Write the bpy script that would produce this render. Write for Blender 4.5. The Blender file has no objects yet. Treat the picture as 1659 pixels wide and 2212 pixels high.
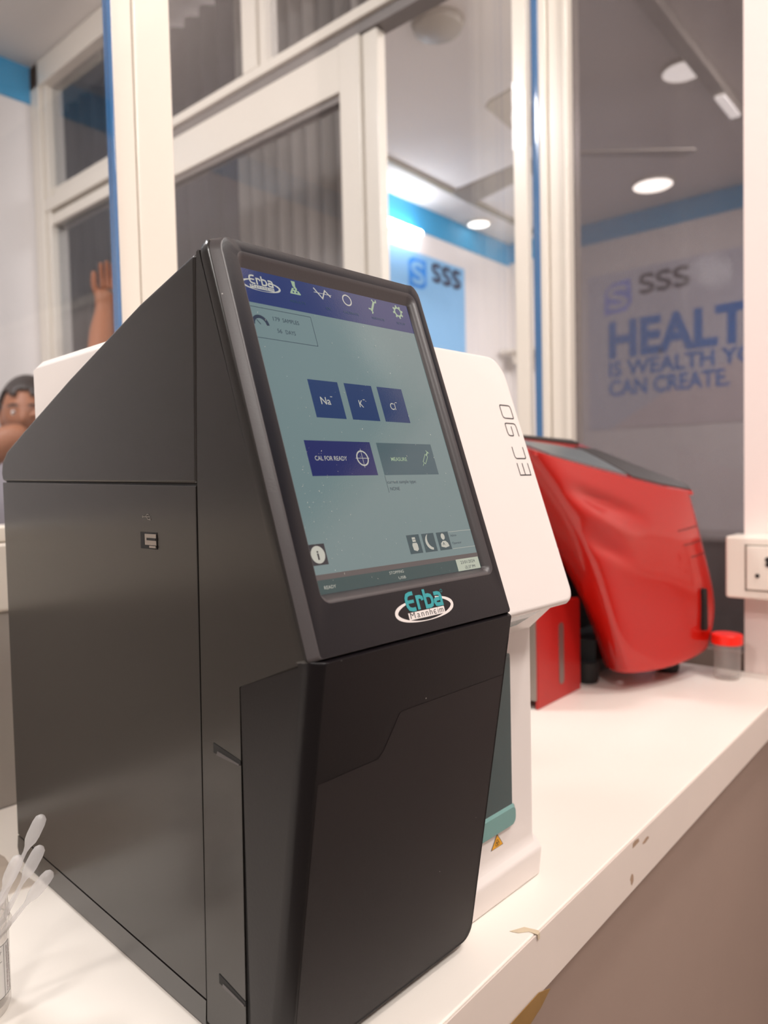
import bpy, bmesh, math, random
from mathutils import Vector, Matrix

# ------------------------------------------------------------------ camera, world, lights, exposure
sc = bpy.context.scene
C = sc.collection
W_PX, H_PX, F_PX = 1659.0, 2212.0, 1580.4
YAW, PITCH, ROLL = 0.7111, -0.04227, -0.02266
CAM_Z = 1.10
T = 0.80            # top of the counter
fw = Vector((math.cos(YAW)*math.cos(PITCH), math.sin(YAW)*math.cos(PITCH), math.sin(PITCH)))
rt = fw.cross(Vector((0, 0, 1))).normalized()
up = rt.cross(fw)
r2 = rt*math.cos(ROLL) + up*math.sin(ROLL)
u2 = -rt*math.sin(ROLL) + up*math.cos(ROLL)
cam_d = bpy.data.cameras.new('camera')
cam = bpy.data.objects.new('camera', cam_d)
C.objects.link(cam)
m3 = Matrix((r2, u2, -fw)).transposed()
cam.matrix_world = Matrix.Translation((0, 0, CAM_Z)) @ m3.to_4x4()
cam_d.sensor_fit = 'HORIZONTAL'
cam_d.sensor_width = 36.0
cam_d.lens = 36.0*F_PX/W_PX
cam_d.clip_start = 0.01
cam_d.dof.use_dof = True
cam_d.dof.focus_distance = 0.43
cam_d.dof.aperture_fstop = 9.5
sc.camera = cam

wld = bpy.data.worlds.new('world')
sc.world = wld
wld.use_nodes = True
wld.node_tree.nodes['Background'].inputs[0].default_value = (1.0, 0.93, 0.86, 1)
wld.node_tree.nodes['Background'].inputs[1].default_value = 0.25

sc.view_settings.view_transform = 'Standard'
sc.view_settings.look = 'None'
sc.view_settings.gamma = 1.0
sc.view_settings.exposure = -0.10

def area(name, loc, target, size, power, color=(1, 0.93, 0.86), size_y=None):
    d = bpy.data.lights.new(name, 'AREA')
    d.energy = power
    d.color = color
    d.size = size
    if size_y:
        d.shape = 'RECTANGLE'
        d.size_y = size_y
    else:
        d.shape = 'DISK'
    o = bpy.data.objects.new(name, d)
    C.objects.link(o)
    o.location = loc
    o.rotation_euler = (Vector(target)-Vector(loc)).to_track_quat('-Z', 'Y').to_euler()
    return o

WARM = (1, 0.95, 0.905)
area('tube_lamp_light', (-0.75, 0.45, 1.98), (0.4, 0.35, 0.8), 0.16, 7.0, WARM)
area('ceiling_fill_light', (0.35, -0.95, 2.58), (0.45, 0.2, 0.8), 0.40, 22, WARM)  # unseen overhead fill, added to light the counter from the front
area('ceiling_fill_light', (0.85, -0.35, 2.60), (0.85, 0.3, 0.8), 0.25, 11, WARM)  # added to brighten the right end of the counter, no fitting here
area('ceiling_fill_light', (-1.1, -0.9, 2.58), (0.1, 0.2, 0.9), 0.40, 21, WARM)  # second unseen overhead fill, added behind the camera
area('cabin_fill_light', (-0.1, 1.7, 2.60), (0.4, 1.7, 0.0), 0.50, 36, (1, 0.96, 0.94))  # fill added to brighten the cabin and its white frames
area('hall_fill_light', (3.6, 0.35, 2.80), (3.6, 0.9, 0.0), 0.35, 90, (1, 0.95, 0.92))  # added fill for the hall, kept out of view behind the pink wall
area('hall_fill_light', (2.3, -1.4, 2.80), (3.0, 0.9, 0.0), 0.6, 90, (1, 0.95, 0.92))  # another added hall fill, also hidden by the pink wall

# ------------------------------------------------------------------ materials
def srgb(r, g, b):
    f = lambda c: c/12.92 if c <= 0.04045 else ((c+0.055)/1.055)**2.4
    return (f(r/255), f(g/255), f(b/255), 1)

def mat(name, col, rough=0.5, metal=0.0, spec=0.5, coat=0.0, bump=0.0, bscale=300.0, var=0.0, vscale=4.0,
        emit=None, es=0.0, specks=0.0, stretch=None, coat_rough=0.05, speck_scale=260.0):
    m = bpy.data.materials.new(name)
    m.use_nodes = True
    nt = m.node_tree
    b = nt.nodes['Principled BSDF']
    b.inputs['Base Color'].default_value = col
    b.inputs['Roughness'].default_value = rough
    b.inputs['Metallic'].default_value = metal
    b.inputs['Specular IOR Level'].default_value = spec
    b.inputs['Coat Weight'].default_value = coat
    b.inputs['Coat Roughness'].default_value = coat_rough
    if emit:
        b.inputs['Emission Color'].default_value = emit
        b.inputs['Emission Strength'].default_value = es
    tc = nt.nodes.new('ShaderNodeTexCoord')
    src = tc.outputs['Object']
    if stretch:
        mp = nt.nodes.new('ShaderNodeMapping')
        mp.inputs['Scale'].default_value = stretch
        nt.links.new(src, mp.inputs['Vector'])
        src = mp.outputs['Vector']
    colsock = None
    if var > 0:
        n = nt.nodes.new('ShaderNodeTexNoise')
        n.inputs['Scale'].default_value = vscale
        n.inputs['Detail'].default_value = 4
        nt.links.new(src, n.inputs['Vector'])
        mx = nt.nodes.new('ShaderNodeMix')
        mx.data_type = 'RGBA'
        mx.inputs['A'].default_value = tuple(c*(1-var) for c in col[:3])+(1,)
        mx.inputs['B'].default_value = tuple(min(1, c*(1+var)) for c in col[:3])+(1,)
        nt.links.new(n.outputs['Fac'], mx.inputs['Factor'])
        nt.links.new(mx.outputs['Result'], b.inputs['Base Color'])
        colsock = mx.outputs['Result']
    if specks > 0:
        v = nt.nodes.new('ShaderNodeTexVoronoi')
        v.inputs['Scale'].default_value = speck_scale
        nt.links.new(tc.outputs['Object'], v.inputs['Vector'])
        lt = nt.nodes.new('ShaderNodeMath'); lt.operation = 'LESS_THAN'
        nt.links.new(v.outputs['Distance'], lt.inputs[0])
        sep = nt.nodes.new('ShaderNodeSeparateColor')
        nt.links.new(v.outputs['Color'], sep.inputs[0])
        gt = nt.nodes.new('ShaderNodeMath'); gt.operation = 'GREATER_THAN'
        nt.links.new(sep.outputs[0], gt.inputs[0]); gt.inputs[1].default_value = 1-specks
        rad = nt.nodes.new('ShaderNodeMath'); rad.operation = 'MULTIPLY'
        nt.links.new(sep.outputs[1], rad.inputs[0]); rad.inputs[1].default_value = 0.10
        nt.links.new(rad.outputs[0], lt.inputs[1])
        mu = nt.nodes.new('ShaderNodeMath'); mu.operation = 'MULTIPLY'
        nt.links.new(lt.outputs[0], mu.inputs[0]); nt.links.new(gt.outputs[0], mu.inputs[1])
        mx = nt.nodes.new('ShaderNodeMix'); mx.data_type = 'RGBA'
        nt.links.new(mu.outputs[0], mx.inputs['Factor'])
        mx.inputs['A'].default_value = col
        if colsock: nt.links.new(colsock, mx.inputs['A'])
        mx.inputs['B'].default_value = (0.5, 0.48, 0.45, 1)
        nt.links.new(mx.outputs['Result'], b.inputs['Base Color'])
    if bump > 0:
        n = nt.nodes.new('ShaderNodeTexNoise')
        n.inputs['Scale'].default_value = bscale
        n.inputs['Detail'].default_value = 3
        nt.links.new(src, n.inputs['Vector'])
        bp = nt.nodes.new('ShaderNodeBump')
        bp.inputs['Strength'].default_value = bump
        bp.inputs['Distance'].default_value = 0.001
        nt.links.new(n.outputs['Fac'], bp.inputs['Height'])
        nt.links.new(bp.outputs['Normal'], b.inputs['Normal'])
    return m

def glass_mat(name, tint, refl_rough=0.02, opacity=0.0, op_col=(0.5, 0.5, 0.5, 1), spec=1.0, ior=1.45, transl=0.0):
    """thin pane: see-through plus a fresnel mirror, with a share of diffuse dust or mesh"""
    m = bpy.data.materials.new(name)
    m.use_nodes = True
    nt = m.node_tree
    nt.nodes.remove(nt.nodes['Principled BSDF'])
    out = nt.nodes['Material Output']
    tr = nt.nodes.new('ShaderNodeBsdfTransparent'); tr.inputs[0].default_value = tint
    gl = nt.nodes.new('ShaderNodeBsdfGlossy'); gl.inputs['Roughness'].default_value = refl_rough
    fr = nt.nodes.new('ShaderNodeLayerWeight'); fr.inputs['Blend'].default_value = 0.5
    pw = nt.nodes.new('ShaderNodeMath'); pw.operation = 'POWER'; pw.inputs[1].default_value = 4.0
    nt.links.new(fr.outputs['Facing'], pw.inputs[0])
    ma = nt.nodes.new('ShaderNodeMath'); ma.operation = 'MULTIPLY_ADD'
    ma.inputs[1].default_value = 0.6; ma.inputs[2].default_value = ((ior-1)/(ior+1))**2
    nt.links.new(pw.outputs[0], ma.inputs[0])
    ml = nt.nodes.new('ShaderNodeMath'); ml.operation = 'MULTIPLY'; ml.inputs[1].default_value = spec
    nt.links.new(ma.outputs[0], ml.inputs[0])
    mix = nt.nodes.new('ShaderNodeMixShader')
    nt.links.new(ml.outputs[0], mix.inputs[0])
    nt.links.new(tr.outputs[0], mix.inputs[1]); nt.links.new(gl.outputs[0], mix.inputs[2])
    last = mix
    if opacity > 0:
        d1_ = nt.nodes.new('ShaderNodeBsdfDiffuse'); d1_.inputs[0].default_value = op_col
        d2_ = nt.nodes.new('ShaderNodeBsdfTranslucent'); d2_.inputs[0].default_value = op_col
        dm_ = nt.nodes.new('ShaderNodeMixShader'); dm_.inputs[0].default_value = transl
        nt.links.new(d1_.outputs[0], dm_.inputs[1]); nt.links.new(d2_.outputs[0], dm_.inputs[2])
        df = dm_
        mix2 = nt.nodes.new('ShaderNodeMixShader'); mix2.inputs[0].default_value = opacity
        tc = nt.nodes.new('ShaderNodeTexCoord')
        n = nt.nodes.new('ShaderNodeTexNoise'); n.inputs['Scale'].default_value = 3.0
        nt.links.new(tc.outputs['Object'], n.inputs['Vector'])
        mr = nt.nodes.new('ShaderNodeMapRange')
        mr.inputs['To Min'].default_value = opacity*0.9; mr.inputs['To Max'].default_value = opacity*1.1
        nt.links.new(n.outputs['Fac'], mr.inputs['Value']); nt.links.new(mr.outputs[0], mix2.inputs[0])
        nt.links.new(mix.outputs[0], mix2.inputs[1]); nt.links.new(df.outputs[0], mix2.inputs[2])
        last = mix2
    nt.links.new(last.outputs[0], out.inputs['Surface'])
    return m

M = {}
M['counter'] = mat('counter_laminate', srgb(246, 238, 229), 0.35, var=0.025, vscale=6, bump=0.02, bscale=60)
M['counter_edge'] = mat('counter_edge', srgb(226, 212, 202), 0.4, var=0.04, vscale=14)
M['under_wall'] = mat('painted_plaster', srgb(160, 138, 126), 0.8, var=0.06, vscale=5, bump=0.1, bscale=80)
M['pink_wall'] = mat('pale_pink_wall', srgb(240, 222, 216), 0.7, var=0.02, vscale=9, bump=0.15, bscale=60)
M['white_wall'] = mat('white_wall', srgb(232, 226, 224), 0.8, var=0.02, vscale=3)
M['splash'] = mat('grey_splash_wall', srgb(160, 152, 144), 0.6, var=0.03, vscale=5)
M['ceiling'] = mat('ceiling_paint', srgb(232, 226, 222), 0.85, var=0.01, vscale=2)
M['floor'] = mat('floor_tiles', srgb(150, 142, 132), 0.35, var=0.08, vscale=2)
M['blue_band'] = mat('blue_border_paint', srgb(60, 158, 208), 0.6, var=0.03, vscale=4)
M['frame'] = mat('white_powder_coated_aluminium', srgb(230, 221, 209), 0.28, spec=0.5, coat=0.3, var=0.012, vscale=3)
M['frame_grey'] = mat('shadow_gap_gasket', srgb(120, 112, 108), 0.5, var=0.1, vscale=20)
M['film'] = mat('blue_protective_film', srgb(70, 118, 170), 0.12, coat=0.8, bump=0.5, bscale=40, var=0.12, vscale=12, stretch=(1, 1, 0.15))
M['glass'] = glass_mat('clear_glass', (0.93, 0.94, 0.95, 1), spec=1.0)
M['glass_door'] = glass_mat('door_glass', (0.82, 0.83, 0.85, 1), spec=1.0, ior=1.5)
M['mesh'] = glass_mat('insect_mesh', (0.80, 0.78, 0.80, 1), refl_rough=0.06, opacity=0.50, op_col=srgb(104, 98, 98), spec=0.8)
M['dark_curtain'] = mat('dark_grey_curtain', srgb(84, 80, 90), 0.9, var=0.25, vscale=9, stretch=(1, 6, 1))
M['grey_curtain'] = mat('light_grey_curtain', srgb(186, 178, 170), 0.9, var=0.12, vscale=5, stretch=(1, 6, 0.3))
M['mid_curtain'] = mat('mid_grey_curtain', srgb(150, 142, 142), 0.9, var=0.06, vscale=4, stretch=(1, 5, 0.3))
M['black'] = mat('black_textured_plastic', srgb(34, 31, 29), 0.24, spec=0.5, bump=0.015, bscale=900, var=0.05, vscale=8, specks=0.012)
M['black_face'] = mat('black_satin_bezel', srgb(15, 14, 20), 0.28, spec=0.36, bump=0.04, bscale=900, specks=0.03)
M['black_bevel'] = mat('grey_black_recess', srgb(66, 61, 62), 0.38, bump=0.05, bscale=900, specks=0.05)
M['door_black'] = mat('dark_brown_black_plastic', srgb(15, 11, 14), 0.36, spec=0.28, bump=0.04, bscale=500, specks=0.015)
M['door_film'] = mat('brushed_dark_film', srgb(25, 19, 21), 0.42, spec=0.3, bump=0.22, bscale=60, stretch=(14, 1, 160), specks=0.01)
M['seam'] = mat('dark_seam', srgb(10, 9, 9), 0.7, var=0.1)
M['white_plastic'] = mat('white_abs_plastic', srgb(232, 223, 218), 0.33, coat=0.15, bump=0.02, bscale=700, var=0.01, vscale=5)
M['teal'] = mat('teal_plastic', srgb(104, 150, 146), 0.22, coat=0.6, var=0.05, vscale=12)
M['teal_dark'] = mat('dark_teal_window', srgb(34, 64, 66), 0.15, coat=0.5, var=0.1, vscale=12)
M['red'] = mat('glossy_red_shell', srgb(184, 20, 10), 0.26, spec=0.3, coat=0.6, coat_rough=0.08, var=0.03, vscale=6)
M['red_line'] = mat('dark_red_gap', srgb(96, 12, 8), 0.6, var=.05)
M['red_dark'] = mat('red_painted_metal', srgb(172, 26, 22), 0.38, var=0.05, vscale=8)
M['steel'] = mat('brushed_steel', srgb(150, 142, 136), 0.35, metal=0.8, var=0.1, vscale=30)
M['rubber'] = mat('black_rubber', srgb(18, 17, 17), 0.6, var=0.1)
M['socket'] = mat('cream_socket_plastic', srgb(240, 230, 218), 0.3, coat=0.2, var=0.01)
M['hole'] = mat('socket_hole', srgb(40, 38, 36), 0.6, var=0.1)
M['lid'] = mat('bright_red_lid', srgb(250, 36, 18), 0.35, var=0.03, vscale=30)
M['label_paper'] = mat('label_paper', srgb(232, 228, 224), 0.5, var=0.02)
M['ink'] = mat('black_ink', srgb(45, 42, 46), 0.5, var=0.1)
M['ink_red'] = mat('dark_red_ink', srgb(120, 70, 80), 0.5, var=0.1)
M['yellow'] = mat('warning_yellow', srgb(232, 164, 20), 0.45, var=0.03)
M['logo_teal'] = mat('logo_teal', srgb(48, 152, 158), 0.4, var=0.02)
M['logo_white'] = mat('logo_white', srgb(226, 218, 214), 0.4, var=0.02)
M['grey_print'] = mat('grey_print', srgb(104, 98, 92), 0.5, var=0.05)
M['tape'] = mat('beige_tape', srgb(214, 196, 168), 0.5, var=0.08, vscale=60)
M['brown_tape'] = mat('brown_packing_tape', srgb(150, 112, 56), 0.35, var=0.2, vscale=50)
M['chip'] = mat('chipped_board', srgb(168, 140, 118), 0.9, var=0.25, vscale=120)
M['skin'] = mat('brown_skin', srgb(150, 94, 64), 0.55, var=0.10, vscale=18, bump=0.1, bscale=60)
M['hair'] = mat('black_hair', srgb(42, 34, 32), 0.5, var=0.2, vscale=50, bump=0.5, bscale=90)
M['cloth'] = mat('grey_lilac_cloth', srgb(176, 170, 178), 0.9, var=0.05)
M['trouser'] = mat('dark_trousers', srgb(60, 58, 66), 0.9, var=0.05)
M['eye'] = mat('eye_white', srgb(225, 220, 214), 0.3, var=0.01)
M['iris'] = mat('dark_iris', srgb(40, 26, 20), 0.2, var=0.01)
M['lip'] = mat('lips', srgb(150, 84, 72), 0.5, var=0.05)
M['fan'] = mat('fan_beige_paint', srgb(176, 168, 158), 0.45, var=0.03)
M['poster'] = mat('poster_pale', srgb(205, 205, 216), 0.5, var=0.03, vscale=2)
M['poster_blue'] = mat('poster_light_blue', srgb(140, 190, 232), 0.5, var=0.04, vscale=2)
M['poster_pink'] = mat('poster_warm_patch', srgb(216, 204, 206), 0.5, var=0.03, vscale=2)
M['text_blue'] = mat('text_blue', srgb(30, 120, 205), 0.5, var=0.02)
M['text_dark'] = mat('text_dark', srgb(60, 54, 72), 0.5, var=0.02)
M['logo_blue'] = mat('sign_logo_blue', srgb(52, 140, 228), 0.5, var=0.1, vscale=8)
M['logo_lilac'] = mat('sign_logo_lilac', srgb(130, 150, 235), 0.5, var=0.1, vscale=8)
M['cabinet'] = mat('dark_cabinet', srgb(92, 84, 80), 0.5, var=0.06, vscale=3)
M['desk'] = mat('grey_desk_front', srgb(172, 164, 160), 0.5, var=0.05, vscale=3)
M['lamp'] = mat('lamp_diffuser', (1, 1, 1, 1), 0.4, emit=(1, 0.92, 0.80, 1), es=9.0, var=0.001)
M['lamp_soft'] = mat('lamp_diffuser_soft', (1, 1, 1, 1), 0.4, emit=(1, 0.93, 0.84, 1), es=3.0, var=0.001)
M['tube'] = mat('tube_diffuser', (1, 1, 1, 1), 0.4, emit=(0.97, 0.97, 1, 1), es=30.0, var=0.001)
M['cove'] = mat('ceiling_joint_strip', srgb(150, 142, 128), 0.6, var=0.05)
M['night_pane'] = mat('night_blue_pane', srgb(48, 66, 92), 0.5, var=.05)
M['poly'] = glass_mat('polythene', (0.92, 0.90, 0.88, 1), refl_rough=0.15, opacity=0.22, op_col=srgb(250, 244, 238), spec=1.0, transl=.5)
M['pp'] = glass_mat('milky_polypropylene', (0.95, 0.94, 0.94, 1), refl_rough=0.12, opacity=0.34, op_col=srgb(252, 250, 250), spec=1.2, transl=.5)
M['cup'] = glass_mat('clear_cup_plastic', (0.95, 0.94, 0.93, 1), refl_rough=0.10, opacity=0.10, op_col=srgb(250, 246, 244), spec=1.0, transl=.5)

M['dust'] = mat('pale_dust', srgb(190, 190, 180), 0.8, var=.05)
def emis(name, r, g, b, s=1.0):
    c = srgb(r, g, b)
    return mat(name, (0.012, 0.012, 0.014, 1), 0.09, emit=c, es=s, coat=0.0, spec=0.5, specks=0.03, speck_scale=420.0, bump=0.02, bscale=1200)
M['lcd_bg'] = emis('lcd_background', 108, 128, 128)
M['lcd_navy'] = emis('lcd_navy', 14, 38, 96)
M['lcd_tile'] = emis('lcd_tile', 4, 44, 92)
M['lcd_tile2'] = emis('lcd_tile_navy', 16, 26, 88)
M['lcd_grey'] = emis('lcd_measure', 52, 82, 90)
M['lcd_text'] = emis('lcd_light', 186, 184, 172)
M['lcd_green'] = emis('lcd_green', 150, 172, 140)
M['lcd_line'] = emis('lcd_dark_line', 34, 44, 60)
M['lcd_teal'] = emis('lcd_teal_bar', 36, 66, 66)
M['lcd_brown'] = emis('lcd_brown_bar', 84, 76, 74)
M['lcd_black'] = emis('lcd_black', 24, 26, 34)
M['lcd_cream'] = emis('lcd_cream', 176, 182, 164)
M['lcd_green2'] = emis('lcd_green_button', 38, 68, 74)

# ------------------------------------------------------------------ helpers
def link_mesh(name, verts, faces, material, parent=None, smooth=False, bevel=0.0, segs=2, mats=None, fmats=None,
              angle=35, subsurf=0, solid=0.0):
    me = bpy.data.meshes.new(name)
    me.from_pydata([tuple(v) for v in verts], [], [tuple(f) for f in faces])
    for m in (mats or [material]):
        me.materials.append(m)
    if fmats:
        for p, i in zip(me.polygons, fmats):
            p.material_index = i
    bm = bmesh.new(); bm.from_mesh(me)
    bmesh.ops.recalc_face_normals(bm, faces=bm.faces)
    bm.to_mesh(me); bm.free()
    o = bpy.data.objects.new(name, me)
    C.objects.link(o)
    if parent:
        o.parent = parent
    if solid:
        md = o.modifiers.new('solid', 'SOLIDIFY'); md.thickness = solid; md.offset = 0
    if subsurf:
        md = o.modifiers.new('sub', 'SUBSURF'); md.levels = subsurf; md.render_levels = subsurf
    if bevel > 0:
        md = o.modifiers.new('bevel', 'BEVEL'); md.width = bevel; md.segments = segs
        md.limit_method = 'ANGLE'; md.angle_limit = math.radians(25)
        md.harden_normals = True
    if smooth or bevel > 0:
        me.polygons.foreach_set('use_smooth', [True]*len(me.polygons))
        if not subsurf:
            me.set_sharp_from_angle(angle=math.radians(angle))
            if bevel == 0:
                md = o.modifiers.new('wn', 'WEIGHTED_NORMAL'); md.keep_sharp = True; md.weight = 80
    return o

def box_vf(x0, x1, y0, y1, z0, z1):
    v = [(x0,y0,z0),(x1,y0,z0),(x1,y1,z0),(x0,y1,z0),(x0,y0,z1),(x1,y0,z1),(x1,y1,z1),(x0,y1,z1)]
    f = [(3,2,1,0),(4,5,6,7),(0,1,5,4),(1,2,6,5),(2,3,7,6),(3,0,4,7)]
    return v, f

def box(name, x0, x1, y0, y1, z0, z1, m, parent=None, bevel=0.0):
    v, f = box_vf(x0, x1, y0, y1, z0, z1)
    return link_mesh(name, v, f, m, parent, bevel=bevel)

def boxes(name, lst, m, parent=None, bevel=0.0):
    V, Fc = [], []
    for b in lst:
        v, f = box_vf(*b)
        n = len(V); V += v; Fc += [tuple(i+n for i in q) for q in f]
    return link_mesh(name, V, Fc, m, parent, bevel=bevel)

def prism(name, prof, u0, u1, m, parent=None, bevel=0.0, segs=2, axis='x', off=(0, 0, 0)):
    """profile in (y,z) pushed from x=u0 to x=u1"""
    n = len(prof)
    V = [(u0-off[0], y-off[1], z-off[2]) for y, z in prof]+[(u1-off[0], y-off[1], z-off[2]) for y, z in prof]
    F = [tuple(range(n))[::-1], tuple(range(n, 2*n))]
    F += [(i, (i+1) % n, n+(i+1) % n, n+i) for i in range(n)]
    return link_mesh(name, V, F, m, parent, bevel=bevel, segs=segs)

def rrect(u0, u1, s0, s1, r, k=6):
    """rounded rectangle, r = radii (bl, br, tr, tl); always 4*(k+1) points"""
    pts = []
    for (cx, cy, rr, a0) in ((u0+r[0], s0+r[0], r[0], 180), (u1-r[1], s0+r[1], r[1], 270),
                             (u1-r[2], s1-r[2], r[2], 0), (u0+r[3], s1-r[3], r[3], 90)):
        for i in range(k+1):
            a = math.radians(a0+90*i/k)
            pts.append((cx+rr*math.cos(a), cy+rr*math.sin(a)))
    return pts

def loft(name, loops, m, parent=None, cap0=True, cap1=True, mats=None, fm=None, smooth=True, angle=30, close=False):
    n = len(loops[0]); V = []
    for l in loops: V += l
    F = []; fi = []
    segs = list(range(len(loops)-1))
    for j in segs:
        for i in range(n):
            F.append((j*n+i, j*n+(i+1) % n, (j+1)*n+(i+1) % n, (j+1)*n+i)); fi.append(fm[j] if fm else 0)
    if close:
        j = len(loops)-1
        for i in range(n):
            F.append((j*n+i, j*n+(i+1) % n, (i+1) % n, i)); fi.append(fm[j] if fm else 0)
    else:
        if cap0: F.append(tuple(range(n))[::-1]); fi.append(fm[0] if fm else 0)
        if cap1: F.append(tuple(range((len(loops)-1)*n, len(loops)*n))); fi.append(fm[-1] if fm else 0)
    return link_mesh(name, V, F, m, parent, smooth=smooth, mats=mats, fmats=fi if fm else None, angle=angle)

def lathe(name, prof, m, parent=None, seg=40, loc=(0, 0, 0), tilt=None, smooth=True, angle=40):
    V, F = [], []
    n = len(prof)
    for i in range(seg):
        a = 2*math.pi*i/seg
        for r, z in prof:
            V.append(Vector((r*math.cos(a), r*math.sin(a), z)))
    if tilt is not None:
        V = [tilt @ v for v in V]
    V = [v+Vector(loc) for v in V]
    for i in range(seg):
        for j in range(n-1):
            F.append((i*n+j, ((i+1) % seg)*n+j, ((i+1) % seg)*n+j+1, i*n+j+1))
    o = link_mesh(name, V, F, m, parent, smooth=smooth, angle=angle)
    bm = bmesh.new(); bm.from_mesh(o.data)
    bmesh.ops.remove_doubles(bm, verts=bm.verts, dist=1e-6)
    bmesh.ops.recalc_face_normals(bm, faces=bm.faces)
    bm.to_mesh(o.data); bm.free()
    return o

def tag(o, label, cat, group=None):
    o['label'] = label; o['category'] = cat
    if group: o['group'] = group
    return o

def struct(o, label=None):
    o['kind'] = 'structure'
    if label: o['label'] = label
    return o

def empty(name, loc=(0, 0, 0), rz=0.0):
    o = bpy.data.objects.new(name, None); C.objects.link(o)
    o.location = loc; o.rotation_euler = (0, 0, rz); o.empty_display_size = 0.02
    return o

class Paint:
    """flat artwork on a surface: polygons in (u, s) at a small height, several inks in one mesh"""
    def __init__(self, mp): self.mp = mp; self.V = []; self.F = []; self.I = []; self.mats = []; self.step = 0.0; self.k = 0
    def mi(self, m):
        if m not in self.mats: self.mats.append(m)
        return self.mats.index(m)
    def poly(self, pts, m, h=0.0001):
        self.k += 1; h = h+self.k*self.step
        n = len(self.V); self.V += [self.mp(u, s, h) for u, s in pts]
        self.F.append(tuple(range(n, n+len(pts)))); self.I.append(self.mi(m))
    def rect(self, u0, u1, s0, s1, m, h=0.0001):
        self.poly([(u0, s0), (u1, s0), (u1, s1), (u0, s1)], m, h)
    def ribbon(self, pts, w, m, h=0.0001, closed=False, w2=None):
        n = len(pts); L, R = [], []
        for i, p in enumerate(pts):
            a = pts[i-1] if (i > 0 or closed) else p
            b = pts[(i+1) % n] if (i < n-1 or closed) else p
            d1 = Vector((p[0]-a[0], p[1]-a[1])); d2 = Vector((b[0]-p[0], b[1]-p[1]))
            if d1.length < 1e-9: d1 = d2.copy()
            if d2.length < 1e-9: d2 = d1.copy()
            d1.normalize(); d2.normalize()
            t = (d1+d2)
            if t.length < 1e-6: t = d1.copy()
            t.normalize(); nn = Vector((-t.y, t.x))
            k = 1/max(0.35, abs(t.dot(d1)))
            ww = (w2[i] if w2 else w)/2*k
            L.append((p[0]+nn.x*ww, p[1]+nn.y*ww)); R.append((p[0]-nn.x*ww, p[1]-nn.y*ww))
        for i in range(n if closed else n-1):
            j = (i+1) % n
            self.poly([L[i], L[j], R[j], R[i]], m, h)
    def disc(self, c, r, m, h=0.0001, ry=None, seg=28):
        self.poly([(c[0]+r*math.cos(2*math.pi*i/seg), c[1]+(ry or r)*math.sin(2*math.pi*i/seg)) for i in range(seg)], m, h)
    def ring(self, c, r, w, m, h=0.0001, ry=None, seg=36):
        self.ribbon([(c[0]+r*math.cos(2*math.pi*i/seg), c[1]+(ry or r)*math.sin(2*math.pi*i/seg)) for i in range(seg)], w, m, h, closed=True)
    def text(self, s, u, v, height, m, h=0.0002, width=None, bold=0.0, rot=0.0, shear=0.0, space=1.0):
        """lower-left corner (u, v), cap height, optional total width"""
        cd = bpy.data.curves.new('txt', 'FONT'); cd.body = s; cd.size = 1.0; cd.offset = bold; cd.shear = shear
        cd.space_character = space
        cd.resolution_u = 3
        to = bpy.data.objects.new('txt', cd); C.objects.link(to)
        dg = bpy.context.evaluated_depsgraph_get(); dg.update()
        me = bpy.data.meshes.new_from_object(to.evaluated_get(dg))
        xs = [q.co.x for q in me.vertices]
        k = height/0.69
        x0, x1 = min(xs), max(xs)
        kx = width/(x1-x0) if width else k
        n = len(self.V); i = self.mi(m); ca, sa = math.cos(rot), math.sin(rot)
        for q in me.vertices:
            a, b = (q.co.x-x0)*kx, q.co.y*k
            self.V.append(self.mp(u+a*ca-b*sa, v+a*sa+b*ca, h))
        for p in me.polygons:
            self.F.append(tuple(n+j for j in p.vertices)); self.I.append(i)
        bpy.data.objects.remove(to); bpy.data.curves.remove(cd); bpy.data.meshes.remove(me)
    def build(self, name, parent=None):
        me = bpy.data.meshes.new(name)
        me.from_pydata([tuple(v) for v in self.V], [], self.F)
        for m in self.mats: me.materials.append(m)
        for p, i in zip(me.polygons, self.I): p.material_index = i
        o = bpy.data.objects.new(name, me); C.objects.link(o)
        if parent: o.parent = parent
        return o

# ------------------------------------------------------------------ the room shell
P = 1.30        # plane of the glazed partition at the end of the counter
Q = 0.72        # plane of the glazing behind the counter
YW = 2.77       # far wall of the cabin behind that glazing
FX, FY, FZ = 5.01, 2.98, 2.90   # hall beyond: end wall, side wall, ceiling
CZ = 2.65

struct(box('floor', -2.6, FX+.15, -2.3, 4.6, -0.05, 0.0, M['floor']))
struct(boxes('ceiling', [(-2.6, P+.06, -2.3, YW+.1, CZ, CZ+.06), (P+.06, FX+.15, -2.3, 4.6, FZ, FZ+.06)], M['ceiling']))
struct(box('wall_left', -2.6, -2.5, -2.3, YW+.1, 0, CZ, M['white_wall']))
struct(box('wall_rear', -2.5, 1.183, -2.3, -2.2, 0, CZ, M['white_wall']))
struct(box('wall_right', 1.183, 1.36, -2.3, 0.306, 0, FZ, M['pink_wall']), 'pale pink end wall carrying the power socket')
wb = box('wall_cabin', -2.5, P+.0, YW, YW+.1, 0, CZ, M['white_wall']); struct(wb)
struct(box('trim_1', -2.5, P+.0, YW-.006, YW, 2.517, CZ, M['blue_band']), 'blue border along the top of the cabin wall')
struct(box('wall_back', -2.5, P, Q, Q+.06, 0, 0.985, M['splash']), 'grey low wall behind the counter')
struct(box('wall_hall_end', FX, FX+.1, -2.2, FY, 0, FZ, M['white_wall']))
struct(box('wall_hall_side', 1.75, FX+.1, FY, FY+.1, 0, FZ, M['white_wall']))
struct(boxes('trim_2', [(FX-.008, FX, -2.2, FY, 2.755, FZ)], M['blue_band']), 'blue border along the top of the hall end wall')
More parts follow.
